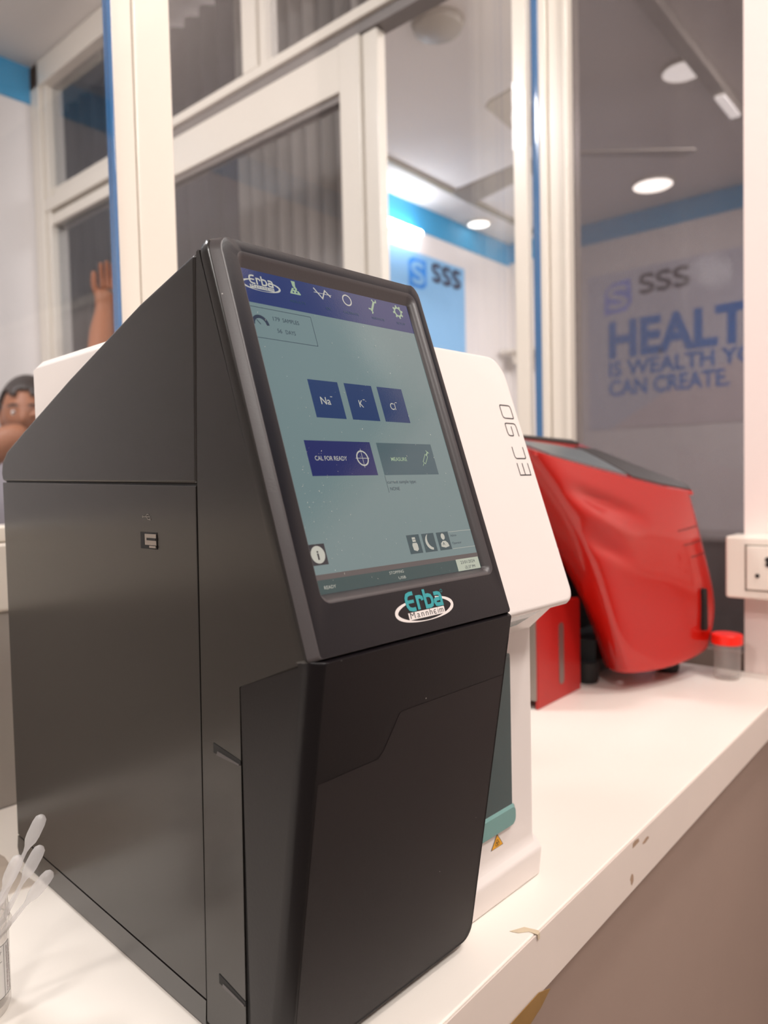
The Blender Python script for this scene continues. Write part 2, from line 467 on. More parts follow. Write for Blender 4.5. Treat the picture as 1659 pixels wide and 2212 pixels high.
struct(boxes('trim_3', [(1.75, FX-.008, FY-.008, FY, 2.735, FZ)], M['blue_band']), 'blue border along the top of the hall side wall')
struct(box('wall_header', P, P+.06, 0.306, YW+.1, 2.64, FZ, M['white_wall']))
struct(box('wall_hall_rear', 1.36, FX, -2.3, -2.2, 0, FZ, M['white_wall']))
struct(box('wall_corridor', 1.36, 3.2, 4.5, 4.6, 0, FZ, M['white_wall']))
struct(box('trim_4', 1.75, 4.99, 2.655, 2.69, FZ-.018, FZ, M['cove']), 'joint strip running along the hall ceiling')
struct(box('wall_counter_support', -2.5, 1.183, 0.262, 0.30, 0, 0.757, M['under_wall']), 'brownish plaster face under the counter')

w6 = empty('window_6'); struct(w6, 'blue-grey window in the pink wall beside the camera')
box('window_frame', 1.170, 1.183, -1.50, -.29, 1.68, 2.40, M['frame'], w6, bevel=.003)
box('glass_pane', 1.166, 1.170, -1.47, -.32, 1.71, 2.37, M['night_pane'], w6)
struct(box('baseboard_right', 1.172, 1.183, -2.2, .22, 0.0, .10, M['splash']))

# ------------------------------------------------------------------ glazing behind the counter (plane y = Q)
def frame_set(name, parts, label):
    e = empty(name, (0, 0, 0)); struct(e, label)
    return e
w1 = frame_set('window_1', None, 'left glass pane behind the counter')
box('window_rail', -2.5, 0.416, Q-.004, Q+.055, 0.985, 1.050, M['frame'], w1, bevel=.004)
box('window_rail', -2.5, 0.414, Q+.001, Q+.045, 1.050, 1.066, M['frame'], w1, bevel=.003)
box('glass_pane', -2.5, 0.4146, Q+.005, Q+.009, 1.066, CZ, M['glass'], w1)
box('film_strip', 0.4148, 0.4163, Q-.001, Q+.014, 1.066, CZ, M['film'], w1, bevel=.001)
po = empty('trim_5'); struct(po, 'near white aluminium post of the glazing')
box('post', 0.4165, 0.441, Q+.001, Q+.014, 0.985, CZ, M['frame'], po, bevel=.0015)
box('post', 0.4415, 0.487, Q-.002, Q+.016, 0.985, CZ, M['frame'], po, bevel=.002)
w2 = frame_set('window_2', None, 'right glass pane behind the counter')
box('window_rail', 0.487, P-.012, Q-.004, Q+.055, 0.985, 1.066, M['frame'], w2, bevel=.004)
box('glass_pane', 0.4875, P-.02, Q+.024, Q+.030, 1.066, CZ, M['glass'], w2)
box('film_strip', P-.0035, P-.0003, .7025, .7165, 1.066, CZ-.01, M['film'], w2, bevel=.001)
box('bead', P-.022, P-.004, Q-.002, Q+.028, 1.066, CZ, M['frame'], w2, bevel=.002)
pc = empty('trim_6'); struct(pc, 'white aluminium corner post beside the mesh window')
box('post', P, P+.05, 0.687, Q-.001, 0.80, CZ-.01, M['frame'], pc, bevel=.003)
box('post', P+.006, P+.05, 0.653, 0.686, 0.80, CZ-.01, M['frame'], pc, bevel=.003)
box('post', P-.003, P+.05, 0.641, 0.652, 0.80, CZ-.01, M['frame'], pc, bevel=.003)

# mesh window in the end partition
w3 = frame_set('window_3', None, 'mesh-screened window in the end partition beside the pink wall')
sc_o = box('mesh_screen', P+.018, P+.021, 0.306, 0.641, 0.80, CZ, M['mesh'], w3)
struct(box('wall_dado', P, P+.06, 0.306, YW+.1, 0, 0.80, M['under_wall']))

# partition with the sliding door (plane x = P) seen through the glazing
tr = empty('window_4'); struct(tr, 'transom windows above the sliding door')
box('transom_rail', P-.012, P+.05, 0.90, YW, 2.166, 2.192, M['frame'], tr, bevel=.003)
box('transom_rail', P+.0, P+.045, 0.90, YW, 2.140, 2.165, M['frame_grey'], tr)
box('mullion', P-.004, P+.04, 1.487, 1.512, 2.192, CZ-.02, M['frame'], tr, bevel=.003)
box('mullion', P-.012, P+.045, 1.515, 1.574, 2.192, CZ-.02, M['frame'], tr, bevel=.003)
box('mullion', P-.012, P+.045, 2.08, 2.14, 2.192, CZ-.02, M['frame'], tr, bevel=.003)
box('glass_pane', P+.018, P+.022, 1.0, 1.487, 2.192, CZ-.02, M['glass_door'], tr)
box('glass_pane', P+.018, P+.022, 1.574, 2.08, 2.192, CZ-.02, M['glass_door'], tr)
d1 = empty('door_1'); struct(d1, 'white-framed sliding glass door')
box('stile', P-.006, P+.034, 1.160, 1.226, 0.02, 2.137, M['frame'], d1, bevel=.003)
box('stile', P+.004, P+.034, 1.113, 1.158, 0.02, 2.137, M['frame'], d1, bevel=.003)
box('door_rail', P-.004, P+.034, 1.226, 2.08, 2.028, 2.137, M['frame'], d1, bevel=.003)
box('bead', P+.006, P+.034, 1.226, 2.08, 2.012, 2.028, M['frame_grey'], d1)
box('glass_pane', P+.012, P+.017, 1.226, 2.08, 0.10, 2.012, M['glass_door'], d1)
box('stile', P-.004, P+.034, 2.08, 2.16, 0.02, 2.137, M['frame'], d1, bevel=.003)
w5 = empty('window_5'); struct(w5, 'window at the far left corner of the cabin')
box('window_rail', P-.030, P+.04, 2.16, 2.76, 2.110, 2.158, M['frame'], w5, bevel=.003)
box('window_rail', P-.036, P+.04, 2.16, 2.769, 2.560, 2.648, M['frame'], w5, bevel=.003)
box('window_rail', P-.020, P+.04, 2.16, 2.76, 2.060, 2.098, M['frame'], w5, bevel=.003)
box('window_post', P-.036, P+.04, 2.70, 2.768, 0.80, 2.648, M['frame'], w5, bevel=.004)
box('window_post', P-.024, P+.04, 2.668, 2.70, 0.80, 2.62, M['frame'], w5, bevel=.003)
box('glass_pane', P+.0, P+.004, 2.16, 2.668, 0.80, 2.06, M['glass_door'], w5)
box('glass_pane', P+.0, P+.004, 2.16, 2.668, 2.158, 2.56, M['glass_door'], w5)

# curtains / boards hanging behind the door
def curtain(name, y0, y1, m, label, folds, x=1.72, z0=0.05, z1=2.88):
    n = folds*6; V = []
    for i in range(n+1):
        y = y0+(y1-y0)*i/n
        dx = 0.02*math.sin(i/6*2*math.pi)
        V += [(x+dx, y, z0), (x+dx, y, z1)]
    F = [(2*i, 2*i+2, 2*i+3, 2*i+1) for i in range(n)]
    o = link_mesh(name, V, F, m, smooth=True, solid=0.004)
    tag(o, label, 'curtain')
    return o
curtain('curtain', 1.50, 2.13, M['grey_curtain'], 'light grey curtain behind the sliding door, on its right half', 9)
curtain('curtain', 2.14, 2.92, M['dark_curtain'], 'dark grey patterned curtain behind the left half of the sliding door', 8)
curtain('curtain', 2.93, 4.45, M['mid_curtain'], 'mid grey curtain behind the far left corner window', 14)

# ------------------------------------------------------------------ hall beyond: lamps, fan, posters, furniture
def downlight(x, y, z, r, m, label, group=None):
    e = empty('ceiling_light', (x, y, z)); tag(e, label, 'ceiling light', group)
    lathe('trim_ring', [(r, -.001), (r*1.12, -.001), (r*1.12, -.012), (r, -.016), (r, -.001)], M['frame'], e)
    lathe('diffuser', [(0, -.016), (r*.8, -.018), (r, -.013), (r, -.004), (0, -.004)], m, e)
    return e
downlight(4.42, 2.87, FZ, .075, M['lamp_soft'], 'small round ceiling light close to the corner of the blue border')
downlight(4.60, 1.71, FZ, .115, M['lamp'], 'larger round ceiling light seen through the mesh window')
downlight(3.42, 1.13, FZ, .09, M['lamp_soft'], 'round ceiling light beside the ceiling rail, half hidden')
downlight(3.95, 0.50, FZ, .09, M['lamp_soft'], 'added round ceiling light behind the pink wall, out of view')  # added lamp, unseen, goes with the hall fill
downlight(-2.10, 2.35, CZ, .10, M['lamp_soft'], 'round cabin ceiling light mirrored in the mesh window')
downlight(0.35, -0.95, CZ, .10, M['lamp_soft'], 'unseen round ceiling light added over the front of the counter')  # glowing disc added out of view for reflections
downlight(-1.1, -0.9, CZ, .10, M['lamp_soft'], 'unseen round ceiling light added behind the camera')  # same again, an added disc that only reflections can catch
ft = lathe('ceiling_rose', [(0, -.05), (.06, -.048), (.095, -.03), (.105, 0), (0, 0)], M['fan'], loc=(2.41, 1.74, FZ))
tag(ft, 'beige round ceiling rose above the glass, left of the fan', 'ceiling fitting')
# tube light
tl = empty('tube_light', (3.62, FY, 2.69)); tag(tl, 'glowing tube light on the hall side wall under the blue border', 'tube light')
box('housing', -.32, .20, -.03, -.001, -.022, .022, M['frame'], tl, bevel=.003)
lathe('tube', [(0, -.26), (.02, -.26), (.022, -.25), (.022, .25), (.02, .26), (0, .26)], M['tube'], tl, seg=16,
      loc=(-.06, -.053, 0), tilt=Matrix.Rotation(math.pi/2, 3, 'Y'))
# rail with fluorescent batten
rl = empty('ceiling_rail', (3.3, 1.05, FZ)); tag(rl, 'grey ceiling rail with a lit lamp end, upper right behind the mesh', 'ceiling rail')
box('channel', -1.6, .68, -.03, .03, -.05, -.001, M['fan'], rl, bevel=.004)
box('lamp_end', .36, .62, -.022, .022, -.066, -.051, M['lamp_soft'], rl, bevel=.003)
# fan
fn = empty('ceiling_fan', (3.29, 1.69, 2.65)); tag(fn, 'beige three-blade ceiling fan in the hall behind the glass', 'ceiling fan')
lathe('motor', [(0, -.07), (.05, -.07), (.09, -.05), (.11, -.01), (.10, .03), (.05, .05), (0, .05)], M['fan'], fn)
lathe('down_rod', [(0, .05), (.012, .05), (.012, .249), (0, .249)], M['fan'], fn, seg=16)
lathe('canopy', [(0, .19), (.03, .19), (.06, .245), (.06, .249), (0, .249)], M['fan'], fn)
for a in (188, 78, -48):
    R = Matrix.Rotation(math.radians(a), 4, 'Z')
    pts = [(.10, -.03), (.20, -.055), (.64, -.075), (.66, -.05), (.66, .06), (.64, .075), (.20, .05), (.10, .03)]
    V = [R @ Vector((x, y, y*.22+.012)) for x, y in pts]+[R @ Vector((x, y, y*.22-.0)) for x, y in pts]
    n = len(pts)
    F = [tuple(range(n)), tuple(range(2*n-1, n-1, -1))]+[(i, n+i, n+(i+1) % n, (i+1) % n) for i in range(n)]
    link_mesh('blade', V, F, M['fan'], fn, bevel=.002)

# posters
def S_letter(cx, cy, w, h):
    pts = [(.5, .36), (.36, .47), (0, .5), (-.4, .42), (-.5, .25), (-.36, .09), (.3, -.09), (.48, -.25), (.38, -.42), (0, -.5), (-.38, -.46), (-.5, -.35)]
    return [(cx+x*w, cy+y*h) for x, y in pts]
ps = empty('wall_poster', (FX, 1.55, 1.9)); tag(ps, 'large pale HEALTH poster on the hall end wall behind the mesh', 'poster')
# u runs towards -y as seen from the room
box('sheet', -.004, -.001, -.72, .78, -.47, .62, M['poster'], ps)
pe = Paint(lambda u, s, h: Vector((-.004-h, -u, s))); pe.step = .00015
pe.poly([(-.78, -.47), (-.62, -.47), (-.2, -.22), (.72, .10), (.72, -.47)], M['poster_pink'], .001)
pe.poly([(-.66, .33), (-.655, .50), (-.60, .545), (-.47, .56), (-.46, .40), (-.50, .345)], M['logo_lilac'], .001)
pe.ribbon(S_letter(-.562, .445, .12, .13), .030, M['poster'], .002)
for i in range(3):
    pe.ribbon(S_letter(-.355+i*.115, .505, .085, .115), .026, M['text_dark'], .002)
pe.text('HEALTH', -.63, .035, .235, M['text_blue'], .002, width=1.12, bold=.04)
pe.text('IS WEALTH YOU', -.63, -.10, .10, M['text_blue'], .002, width=1.06, bold=.025)
pe.text('CAN CREATE.', -.63, -.235, .105, M['text_blue'], .002, width=.80, bold=.025)
pe.build('print', ps)
p2 = empty('wall_poster', (3.9, FY, 2.3)); tag(p2, 'light blue SSS poster on the hall side wall under the tube light', 'poster')
box('sheet', -.55, .49, -.004, -.001, -.95, .29, M['poster_blue'], p2)
pf = Paint(lambda u, s, h: Vector((u, -.004-h, s))); pf.step = .00015
pf.poly([(-.15, .06), (-.15, .22), (-.11, .25), (.04, .25), (.04, .09), (0, .06)], M['logo_blue'], .001)
pf.ribbon(S_letter(-.055, .155, .11, .12), .028, M['poster_blue'], .002)
for i in range(3):
    pf.ribbon(S_letter(.15+i*.115, .195, .08, .105), .028, M['text_dark'], .002)
pf.build('print', p2)
cb = empty('low_cabinet', (FX, 1.2, 0)); tag(cb, 'dark low cabinet along the hall end wall behind the mesh', 'cabinet')
box('body', -.45, -.005, -2.3, 1.5, 0.06, .70, M['cabinet'], cb, bevel=.004)
box('plinth', -.42, -.01, -2.3, 1.5, 0, .06, M['rubber'], cb)
box('cabinet_top', -.47, -.005, -2.32, 1.5, .70, .73, M['desk'], cb, bevel=.004)
sh = empty('wall_shelf', (FX, 2.78, 2.05)); tag(sh, 'cream wall shelf in the hall corner, beyond the white panel', 'shelf')
box('shelf_board', -.22, -.005, -.32, .16, -.01, .012, M['socket'], sh, bevel=.003)
box('bracket', -.18, -.005, -.20, -.185, -.09, -.01, M['frame'], sh)
box('bracket', -.18, -.005, .06, .075, -.09, -.01, M['frame'], sh)

# ------------------------------------------------------------------ counter
ct = empty('counter', (0, 0, 0)); tag(ct, 'long white laminate counter running to the pink wall', 'counter')
box('counter_top', -1.6, 1.182, .2365, Q-.001, .758, T, M['counter'], ct, bevel=.0015)
box('edge_band', -1.6, 1.182, .235, .2363, .757, T-.0008, M['counter_edge'], ct, bevel=.0004)
for k, (x, z, w, h) in enumerate([(.583, .795, .020, .006), (.606, .789, .018, .005), (.575, .7675, .008, .010)]):
    random.seed(k+3)
    pts = []
    for i in range(11):
        a = 2*math.pi*i/11; r = random.uniform(.6, 1.0)
        pts.append((x+w/2*r*math.cos(a), z+h/2*r*math.sin(a)))
    n = len(pts)
    link_mesh('chip_mark', [(a, .2349, b) for a, b in pts]+[(a, .2354, b) for a, b in pts],
              [tuple(range(n)), tuple(range(2*n-1, n-1, -1))]+[(i, (i+1) % n, n+(i+1) % n, n+i) for i in range(n)], M['chip'], ct)
tp = link_mesh('tape_scrap', [(.410, .2446, T+.0003), (.408, .2500, T+.0003), (.418, .2448, T+.0003), (.4205, .2356, T+.0004), (.4195, .2340, T+.0001), (.4195, .2340, T-.004),
                             (.417, .2340, T-.004), (.4165, .2340, T+.0001), (.4155, .2400, T+.0003)],
               [(0, 1, 2, 8), (2, 3, 8), (3, 4, 7, 8), (4, 5, 6, 7)], M['tape'], solid=.0002)
tag(tp, 'small beige tape scrap stuck over the counter front edge', 'tape')
bt = link_mesh('tape_strip', [(.30, .2343, .760), (.418, .2343, .760), (.433, .2343, .7545), (.422, .2352, .7475), (.405, .2356, .7430), (.30, .2360, .726)],
               [(0, 1, 2, 3, 4, 5)], M['brown_tape'], solid=.0004)
tag(bt, 'torn brown packing tape under the counter front edge', 'tape')

# ------------------------------------------------------------------ the electrolyte analyser
TH = math.radians(-3.0)
ex = Vector((math.cos(TH), math.sin(TH), 0)); ey = Vector((-math.sin(TH), math.cos(TH), 0))
OU, OV = .3375, .44
an = empty('blood_analyser', tuple(ex*OU+ey*OV+Vector((0, 0, T))), TH)
tag(an, 'black and white tabletop blood analyser with a tilted touch screen, marked EC 90', 'laboratory analyser')
OFF = (OU, OV, T)
L3 = lambda u, v, z: Vector((u-OU, v-OV, z-T))
UL, UR = .209, .3680
def pr(name, prof, u0, u1, m, bevel=0.0, parent=an, segs=2):
    return prism(name, prof, u0, u1, m, parent, bevel=bevel, segs=segs, off=OFF)
SD = Vector((0, .3196, .9476)); ND = Vector((0, -.9476, .3196))
def FP(u, s, h):
    p = Vector((u, .2465, 1.02))+SD*s+ND*h
    return L3(p.x, p.y, p.z)
# dark inner core, seen only in the seams
pr('inner_core', [(.2600, 1.018), (.3000, .9975), (.302, .806), (.600, .806), (.606, .826), (.609, 1.114), (.597, 1.127), (.328, 1.215), (.322, 1.215)], UL+.0012, UR-.004, M['seam'])
# front frame: wedge beside the screen and the column below
pr('front_frame', [(.2560, 1.0168), (.3262, 1.2195), (.3284, 1.2190), (.3345, 1.10), (.3418, .8195), (.3425, .8075), (.3062, .8035), (.3022, .9992), (.256, 1.0172)],
   UL, UR-.001, M['black'], bevel=.0004)
# slots in the column, cut marks that show the dark inside
for (v0, v1, z0, z1) in ((.3030, .3270, .9605, .9655), (.3052, .3288, .8350, .8405)):
    V = [L3(UL-.0003, v1, z1), L3(UL-.0003, v0, z0+.0012), L3(UL-.0003, v0, z0-.001), L3(UL-.0003, v1, z1-.0052)]
    V2 = [L3(UL+.0006, v1, z1), L3(UL+.0006, v0, z0+.0012), L3(UL+.0006, v0, z0-.001), L3(UL+.0006, v1, z1-.0052)]
    link_mesh('vent_slot', V+V2, [(0, 1, 2, 3), (7, 6, 5, 4), (0, 4, 5, 1), (1, 5, 6, 2), (2, 6, 7, 3), (3, 7, 4, 0)], M['seam'], an)
    V = [L3(UL-.0006, v1-.004, z1-.0035), L3(UL-.0006, v0+.001, z0-.0005), L3(UL-.0006, v0+.001, z0-.0014), L3(UL-.0006, v1-.003, z1-.0058)]
    V2 = [v+Vector((.001, 0, 0)) for v in V]
    link_mesh('slot_lip', V+V2, [(0, 1, 2, 3), (7, 6, 5, 4), (0, 4, 5, 1), (1, 5, 6, 2), (2, 6, 7, 3), (3, 7, 4, 0)], M['black_bevel'], an)
# fascia around the screen
def floop(u0, u1, s0, s1, r, h): return [FP(u, s, h) for u, s in rrect(u0, u1, s0, s1, r)]
ro = (.002, .002, .013, .013)
sx0, sx1, sy0, sy1 = .2262, .3545, .0298, .2035
fl = [floop(UL-.0002, UR, .0005, .2225, ro, -.0105),
      floop(UL-.0004, UR+.0004, .0002, .2230, ro, -.0052),
      floop(UL+.0008, UR-.0006, .0002, .2220, ro, -.0038),
      floop(UL+.0044, UR-.0022, .0004, .2196, (.002, .002, .011, .011), -.0004),
      floop(UL+.0056, UR-.0030, .0006, .2188, (.002, .002, .010, .010), 0),
      floop(.2232, .3602, .0245, .2105, (.006, .006, .006, .004), 0),
      floop(.2246, .3575, .0265, .2085, (.004, .004, .004, .003), -.0014),
      floop(sx0, sx1, sy0, sy1, (.001,)*4, -.0042),
      floop(sx0, sx1, sy0, sy1, (.001,)*4, -.0105)]
for l in fl:
    for p in l:
        zmax = 1.2262-T-.33*(p.y+OV-.3145)
        if p.y+OV > .3145: p.z = min(p.z, zmax)
loft('screen_bezel', fl, None, an, close=True, mats=[M['black'], M['black_face'], M['black_bevel'], M['seam']],
     fm=[0, 0, 2, 2, 1, 2, 2, 3, 3], angle=50)
# touch screen with its picture
ts = loft('touch_screen', [floop(sx0, sx1, sy0, sy1, (.0009,)*4, -.0100), floop(sx0, sx1, sy0, sy1, (.0009,)*4, -.0040)], M['lcd_bg'], an, smooth=False)
H0 = -.0040
g = Paint(lambda u, s, h: FP(u/1000, s/1000, H0+h))
g.rect(226.2, 354.5, 184.0, 203.5, M['lcd_navy'], .00008)
# header: logo and icons
def erba(gp, ox, oy, k, m_t, m_e, m_p, m_i, w=1.0, h=.0002, plate=True):
    q = lambda pts: [(ox+a*k, oy+b*k) for a, b in pts]
    # ellipse swoosh
    n = 44; pts = []; ws = []
    for i in range(n+1):
        a = math.radians(118+ (424-118)*i/n)
        pts.append((22.4*math.cos(a), -2.2+5.9*math.sin(a)))
        ws.append((.45+1.75*abs(math.cos(a))**2)*k)
    gp.ribbon(q(pts), 0, m_e, h, w2=ws)
    if plate:
        gp.poly(q([(-14.0, -2.6), (-14.0, -6.4), (15.0, -6.4), (15.0, -2.6)]), m_p, h*1.3)
        for ch, a, wd_, ht in (('M', -12.8, 3.7, 3.2), ('a', -7.6, 2.2, 3.35), ('n', -4.2, 2.1, 3.35), ('n', -.7, 2.1, 3.35), ('h', 2.6, 2.1, 3.3), ('i', 9.2, .5, 3.2), ('m', 10.6, 3.3, 3.35)):
            gp.text(ch, ox+a*k, oy-5.75*k, ht*k, m_i, h*1.8, width=wd_*k)
        gp.ribbon(q([(7.8, -3.7), (6.9, -3.5), (6.1, -4.0), (5.9, -4.7), (6.2, -5.4), (7.0, -5.7), (7.9, -5.6)]), .42*k, m_i, h*1.8)
        gp.ribbon(q([(6.0, -4.65), (7.5, -4.65)]), .4*k, m_i, h*1.9)
    t = 2.05*w*k; hh = h*2.2
    gp.ribbon(q([(-7.0, 7.2), (-9.6, 7.2), (-11.8, 6.6), (-12.8, 5.0), (-13.0, 3.0), (-12.8, 1.0), (-11.8, -.6), (-9.6, -1.2), (-7.0, -1.2)]), t, m_t, hh)
    gp.ribbon(q([(-12.6, 3.0), (-7.4, 3.0)]), t*.85, m_t, hh*1.05)
    gp.ribbon(q([(-4.6, -1.9), (-4.6, 4.6)]), t, m_t, hh)
    gp.ribbon(q([(-5.6, 4.7), (-2.2, 4.7), (-.9, 4.1), (-.7, 2.6)]), t, m_t, hh*1.05)
    gp.ribbon(q([(1.6, 8.2), (1.6, -1.2), (4.6, -1.2), (6.2, -.7), (6.9, .6), (6.9, 2.8), (6.2, 4.1), (4.6, 4.7), (2.2, 4.7)]), t, m_t, hh)
    gp.ribbon(q([(9.2, 4.9), (12.2, 4.9), (13.8, 4.4), (14.3, 3.2), (14.3, -1.2), (11.0, -1.2), (9.6, -.9), (9.1, .2), (9.3, 1.3), (10.6, 1.8), (13.8, 1.8)]), t, m_t, hh)
erba(g, 237.6, 196.2, .54, M['lcd_text'], M['lcd_text'], M['lcd_text'], M['lcd_navy'], w=.8, h=.0001)
g.poly([(259.3, 202.4), (262.0, 202.4), (261.6, 199.2), (264.3, 194.8), (264.1, 194.3), (257.0, 194.3), (256.8, 194.8), (259.7, 199.2)], M['lcd_green'])
for a, b in ((259.2, 195.5), (261.6, 195.6), (260.3, 197.3), (262.5, 197.0), (259.6, 198.4)):
    g.disc((a, b), .55, M['lcd_navy'], .0002, seg=12)
g.ribbon([(275.2, 201.3), (280.5, 195.4), (283.6, 201.0), (287.2, 197.4)], .8, M['lcd_text'])
g.ribbon([(274.8, 198.6), (288.0, 198.6)], .35, M['lcd_text'])
g.ring((300.2, 197.9), 3.3, .8, M['lcd_text'])
g.ribbon([(319.5, 194.0), (323.5, 201.0)], 1.5, M['lcd_green'])
g.ribbon([(322.0, 202.3), (323.0, 200.6), (325.2, 200.8), (325.4, 202.4)], .9, M['lcd_green'])
g.ribbon([(317.4, 195.6), (319.2, 195.5), (320.4, 193.6), (319.6, 192.5)], .9, M['lcd_green'])
g.ring((344.1, 197.6), 2.9, 1.1, M['lcd_green'])
for i in range(8):
    a = math.radians(i*45+10)
    g.ribbon([(344.1+3.2*math.cos(a), 197.6+3.2*math.sin(a)), (344.1+4.6*math.cos(a), 197.6+4.6*math.sin(a))], 1.3, M['lcd_green'])
for s_, u_, w_ in (('RESULTS', 255.5, 10.5), ('QC', 281, 4), ('CALIBRATE', 294.5, 12.5), ('SERVICE', 318.0, 11), ('SETUP', 340, 8)):
    g.text(s_, u_, 188.8, 1.5, M['lcd_green2'], .0002, width=w_)
# counter box
g.ribbon([(226.8, 181.6), (267.2, 181.6), (267.2, 164.0), (226.8, 164.0)], .3, M['lcd_line'])
n = 14
g.ribbon([(231.0+4.6*math.cos(math.radians(180-180*i/n)), 171.6+4.6*math.sin(math.radians(180-180*i/n))) for i in range(n+1)], 1.9, M['lcd_line'])
g.ribbon([(231.0, 171.8), (228.9, 174.2)], .5, M['lcd_line'])
g.text('179', 239.9, 175.2, 2.3, M['lcd_line'], width=4.4)
g.text('SAMPLES', 246.2, 175.2, 2.3, M['lcd_line'], width=11.2)
g.text('56', 240.9, 168.4, 2.3, M['lcd_line'], width=3.0)
g.text('DAYS', 246.4, 168.4, 2.3, M['lcd_line'], width=6.6)
# ion tiles
for (u0, u1, t_, tu, tw) in ((253.1, 274.5, 'Na', 258.8, 7.0), (279.3, 300.8, 'K', 287.2, 3.2), (305.3, 326.5, 'Cl', 312.5, 4.4)):
    g.rect(u0, u1, 121.6, 143.3, M['lcd_tile'])
    g.text(t_, tu, 129.4, 4.2, M['lcd_text'], width=tw, bold=.006)
    g.rect(tu+tw+.5, tu+tw+2.0, 133.9, 134.3, M['lcd_text'], .0002)
g.rect(240.2, 287.3, 89.2, 108.5, M['lcd_tile2'])
g.text('CAL FOR READY', 244.6, 97.6, 2.4, M['lcd_text'], width=22.4, bold=.004)
g.ring((278.6, 99.0), 4.1, .8, M['lcd_text'], .0002)
g.ribbon([(273.5, 99.0), (283.7, 99.0)], .3, M['lcd_text'], .0002)
g.ribbon([(278.6, 93.6), (278.6, 104.4)], .3, M['lcd_text'], .0002)
g.rect(292.4, 339.3, 89.2, 108.3, M['lcd_grey'])
g.text('MEASURE', 301.0, 97.5, 2.2, M['lcd_green'], width=13.2, bold=.01)
g.ribbon([(327.0, 94.6), (328.6, 96.4)], .35, M['lcd_green'], .0002)
g.ribbon([(328.0, 97.2), (331.6, 101.8), (333.4, 100.3), (329.7, 95.8)], .4, M['lcd_green'], .0002, closed=True)
g.ribbon([(332.6, 101.2), (334.2, 103.2)], .9, M['lcd_green'], .0002)
g.ribbon([(333.0, 104.2), (335.4, 102.4)], .5, M['lcd_green'], .0002)
g.text('current sample type:', 293.0, 84.2, 1.9, M['lcd_line'], width=24.0)
g.text('NONE', 294.0, 80.2, 1.9, M['lcd_line'], width=7.6)
g.ribbon([(292.4, 88.9), (292.4, 79.0)], .25, M['lcd_line'])
# bottom icons
g.rect(226.3, 236.6, 43.9, 54.4, M['lcd_black'])
g.disc((231.2, 49.1), 4.4, M['lcd_text'], .0002)
g.text('i', 230.5, 46.6, 4.6, M['lcd_black'], .0003, width=1.2, bold=.02)
g.rect(296.4, 306.7, 43.4, 54.1, M['lcd_green2'])
g.rect(309.0, 319.4, 43.3, 54.0, M['lcd_green2'])
g.rect(321.8, 332.4, 43.3, 53.9, M['lcd_green2'])
g.poly([(299.9, 49.4), (303.2, 49.4), (303.8, 48.4), (303.8, 45.6), (302.4, 44.6), (299.7, 45.4), (299.3, 48.2)], M['lcd_text'], .0002)
g.rect(300.3, 303.0, 50.0, 52.6, M['lcd_text'], .0002)
g.rect(300.8, 301.4, 51.0, 51.6, M['lcd_green2'], .0003); g.rect(302.0, 302.6, 51.0, 51.6, M['lcd_green2'], .0003)
n = 12
o_ = [(316.2+5.4*math.cos(math.radians(115+155*i/n)), 49.2+4.9*math.sin(math.radians(115+155*i/n))) for i in range(n+1)]
i_ = [(318.0+5.4*math.cos(math.radians(265-125*i/n)), 50.2+4.9*math.sin(math.radians(265-125*i/n))) for i in range(n+1)]
g.poly(o_+i_[1:-1], M['lcd_text'], .0002)
g.disc((326.8, 51.2), 1.7, M['lcd_text'], .0002, ry=1.9)
g.poly([(323.4, 45.4), (323.8, 47.4), (325.6, 48.6), (328.2, 48.6), (330.0, 47.2), (330.6, 45.2), (327.0, 44.6)], M['lcd_text'], .0002)
g.ribbon([(325.2, 46.2), (326.0, 47.6), (326.8, 46.2)], .4, M['lcd_green2'], .0003)
g.ribbon([(333.0, 53.6), (354.4, 53.6)], .2, M['lcd_text']); g.ribbon([(333.0, 43.4), (354.4, 43.4)], .2, M['lcd_text'])
g.text('Admin', 334.0, 50.6, 1.4, M['lcd_line'], width=5.4); g.text('Operator', 334.0, 46.0, 1.4, M['lcd_line'], width=8.4)
g.rect(226.2, 354.5, 29.8, 39.3, M['lcd_teal'])
g.rect(226.2, 354.5, 36.6, 39.3, M['lcd_brown'], .00015)
g.rect(332.4, 353.8, 29.8, 36.8, M['lcd_cream'], .0002)
g.text('23/01/2024', 336.2, 33.8, 1.8, M['lcd_line'], .0003, width=13.5)
g.text('05:37 PM', 339.2, 30.6, 1.8, M['lcd_line'], .0003, width=9.6)
g.text('READY', 230.0, 32.0, 1.6, M['lcd_text'], .0002, width=7.6)
g.text('STOPPING', 276.0, 34.2, 1.5, M['lcd_text'], .0002, width=11.0); g.text('USB', 282.0, 31.0, 1.4, M['lcd_text'], .0002, width=5.6)
random.seed(11)
for k_ in range(150):
    cu_, cs_ = random.uniform(227, 353.5), random.uniform(31, 183)
    if random.random() < .35: cu_, cs_ = random.gauss(243, 9), random.gauss(70, 22)
    if not (227 < cu_ < 353.5 and 31 < cs_ < 202): continue
    a_, l_ = random.uniform(0, 3.14), random.choice((.18, .22, .3, .45, .8))
    g.ribbon([(cu_-l_/2*math.cos(a_), cs_-l_/2*math.sin(a_)), (cu_+l_/2*math.cos(a_), cs_+l_/2*math.sin(a_))], random.uniform(.12, .24), M['dust'], .0004)
g.build('screen_graphics', ts)
# logo under the screen
lg = Paint(lambda u, s, h: FP(u/1000, s/1000, h))
erba(lg, 291.7, 14.9, 1.0, M['logo_teal'], M['logo_white'], M['logo_white'], M['ink'], h=.0001)
lg.ring((307.9, 20.6), .8, .2, M['logo_teal'], seg=16)
lg.build('logo_print', an)
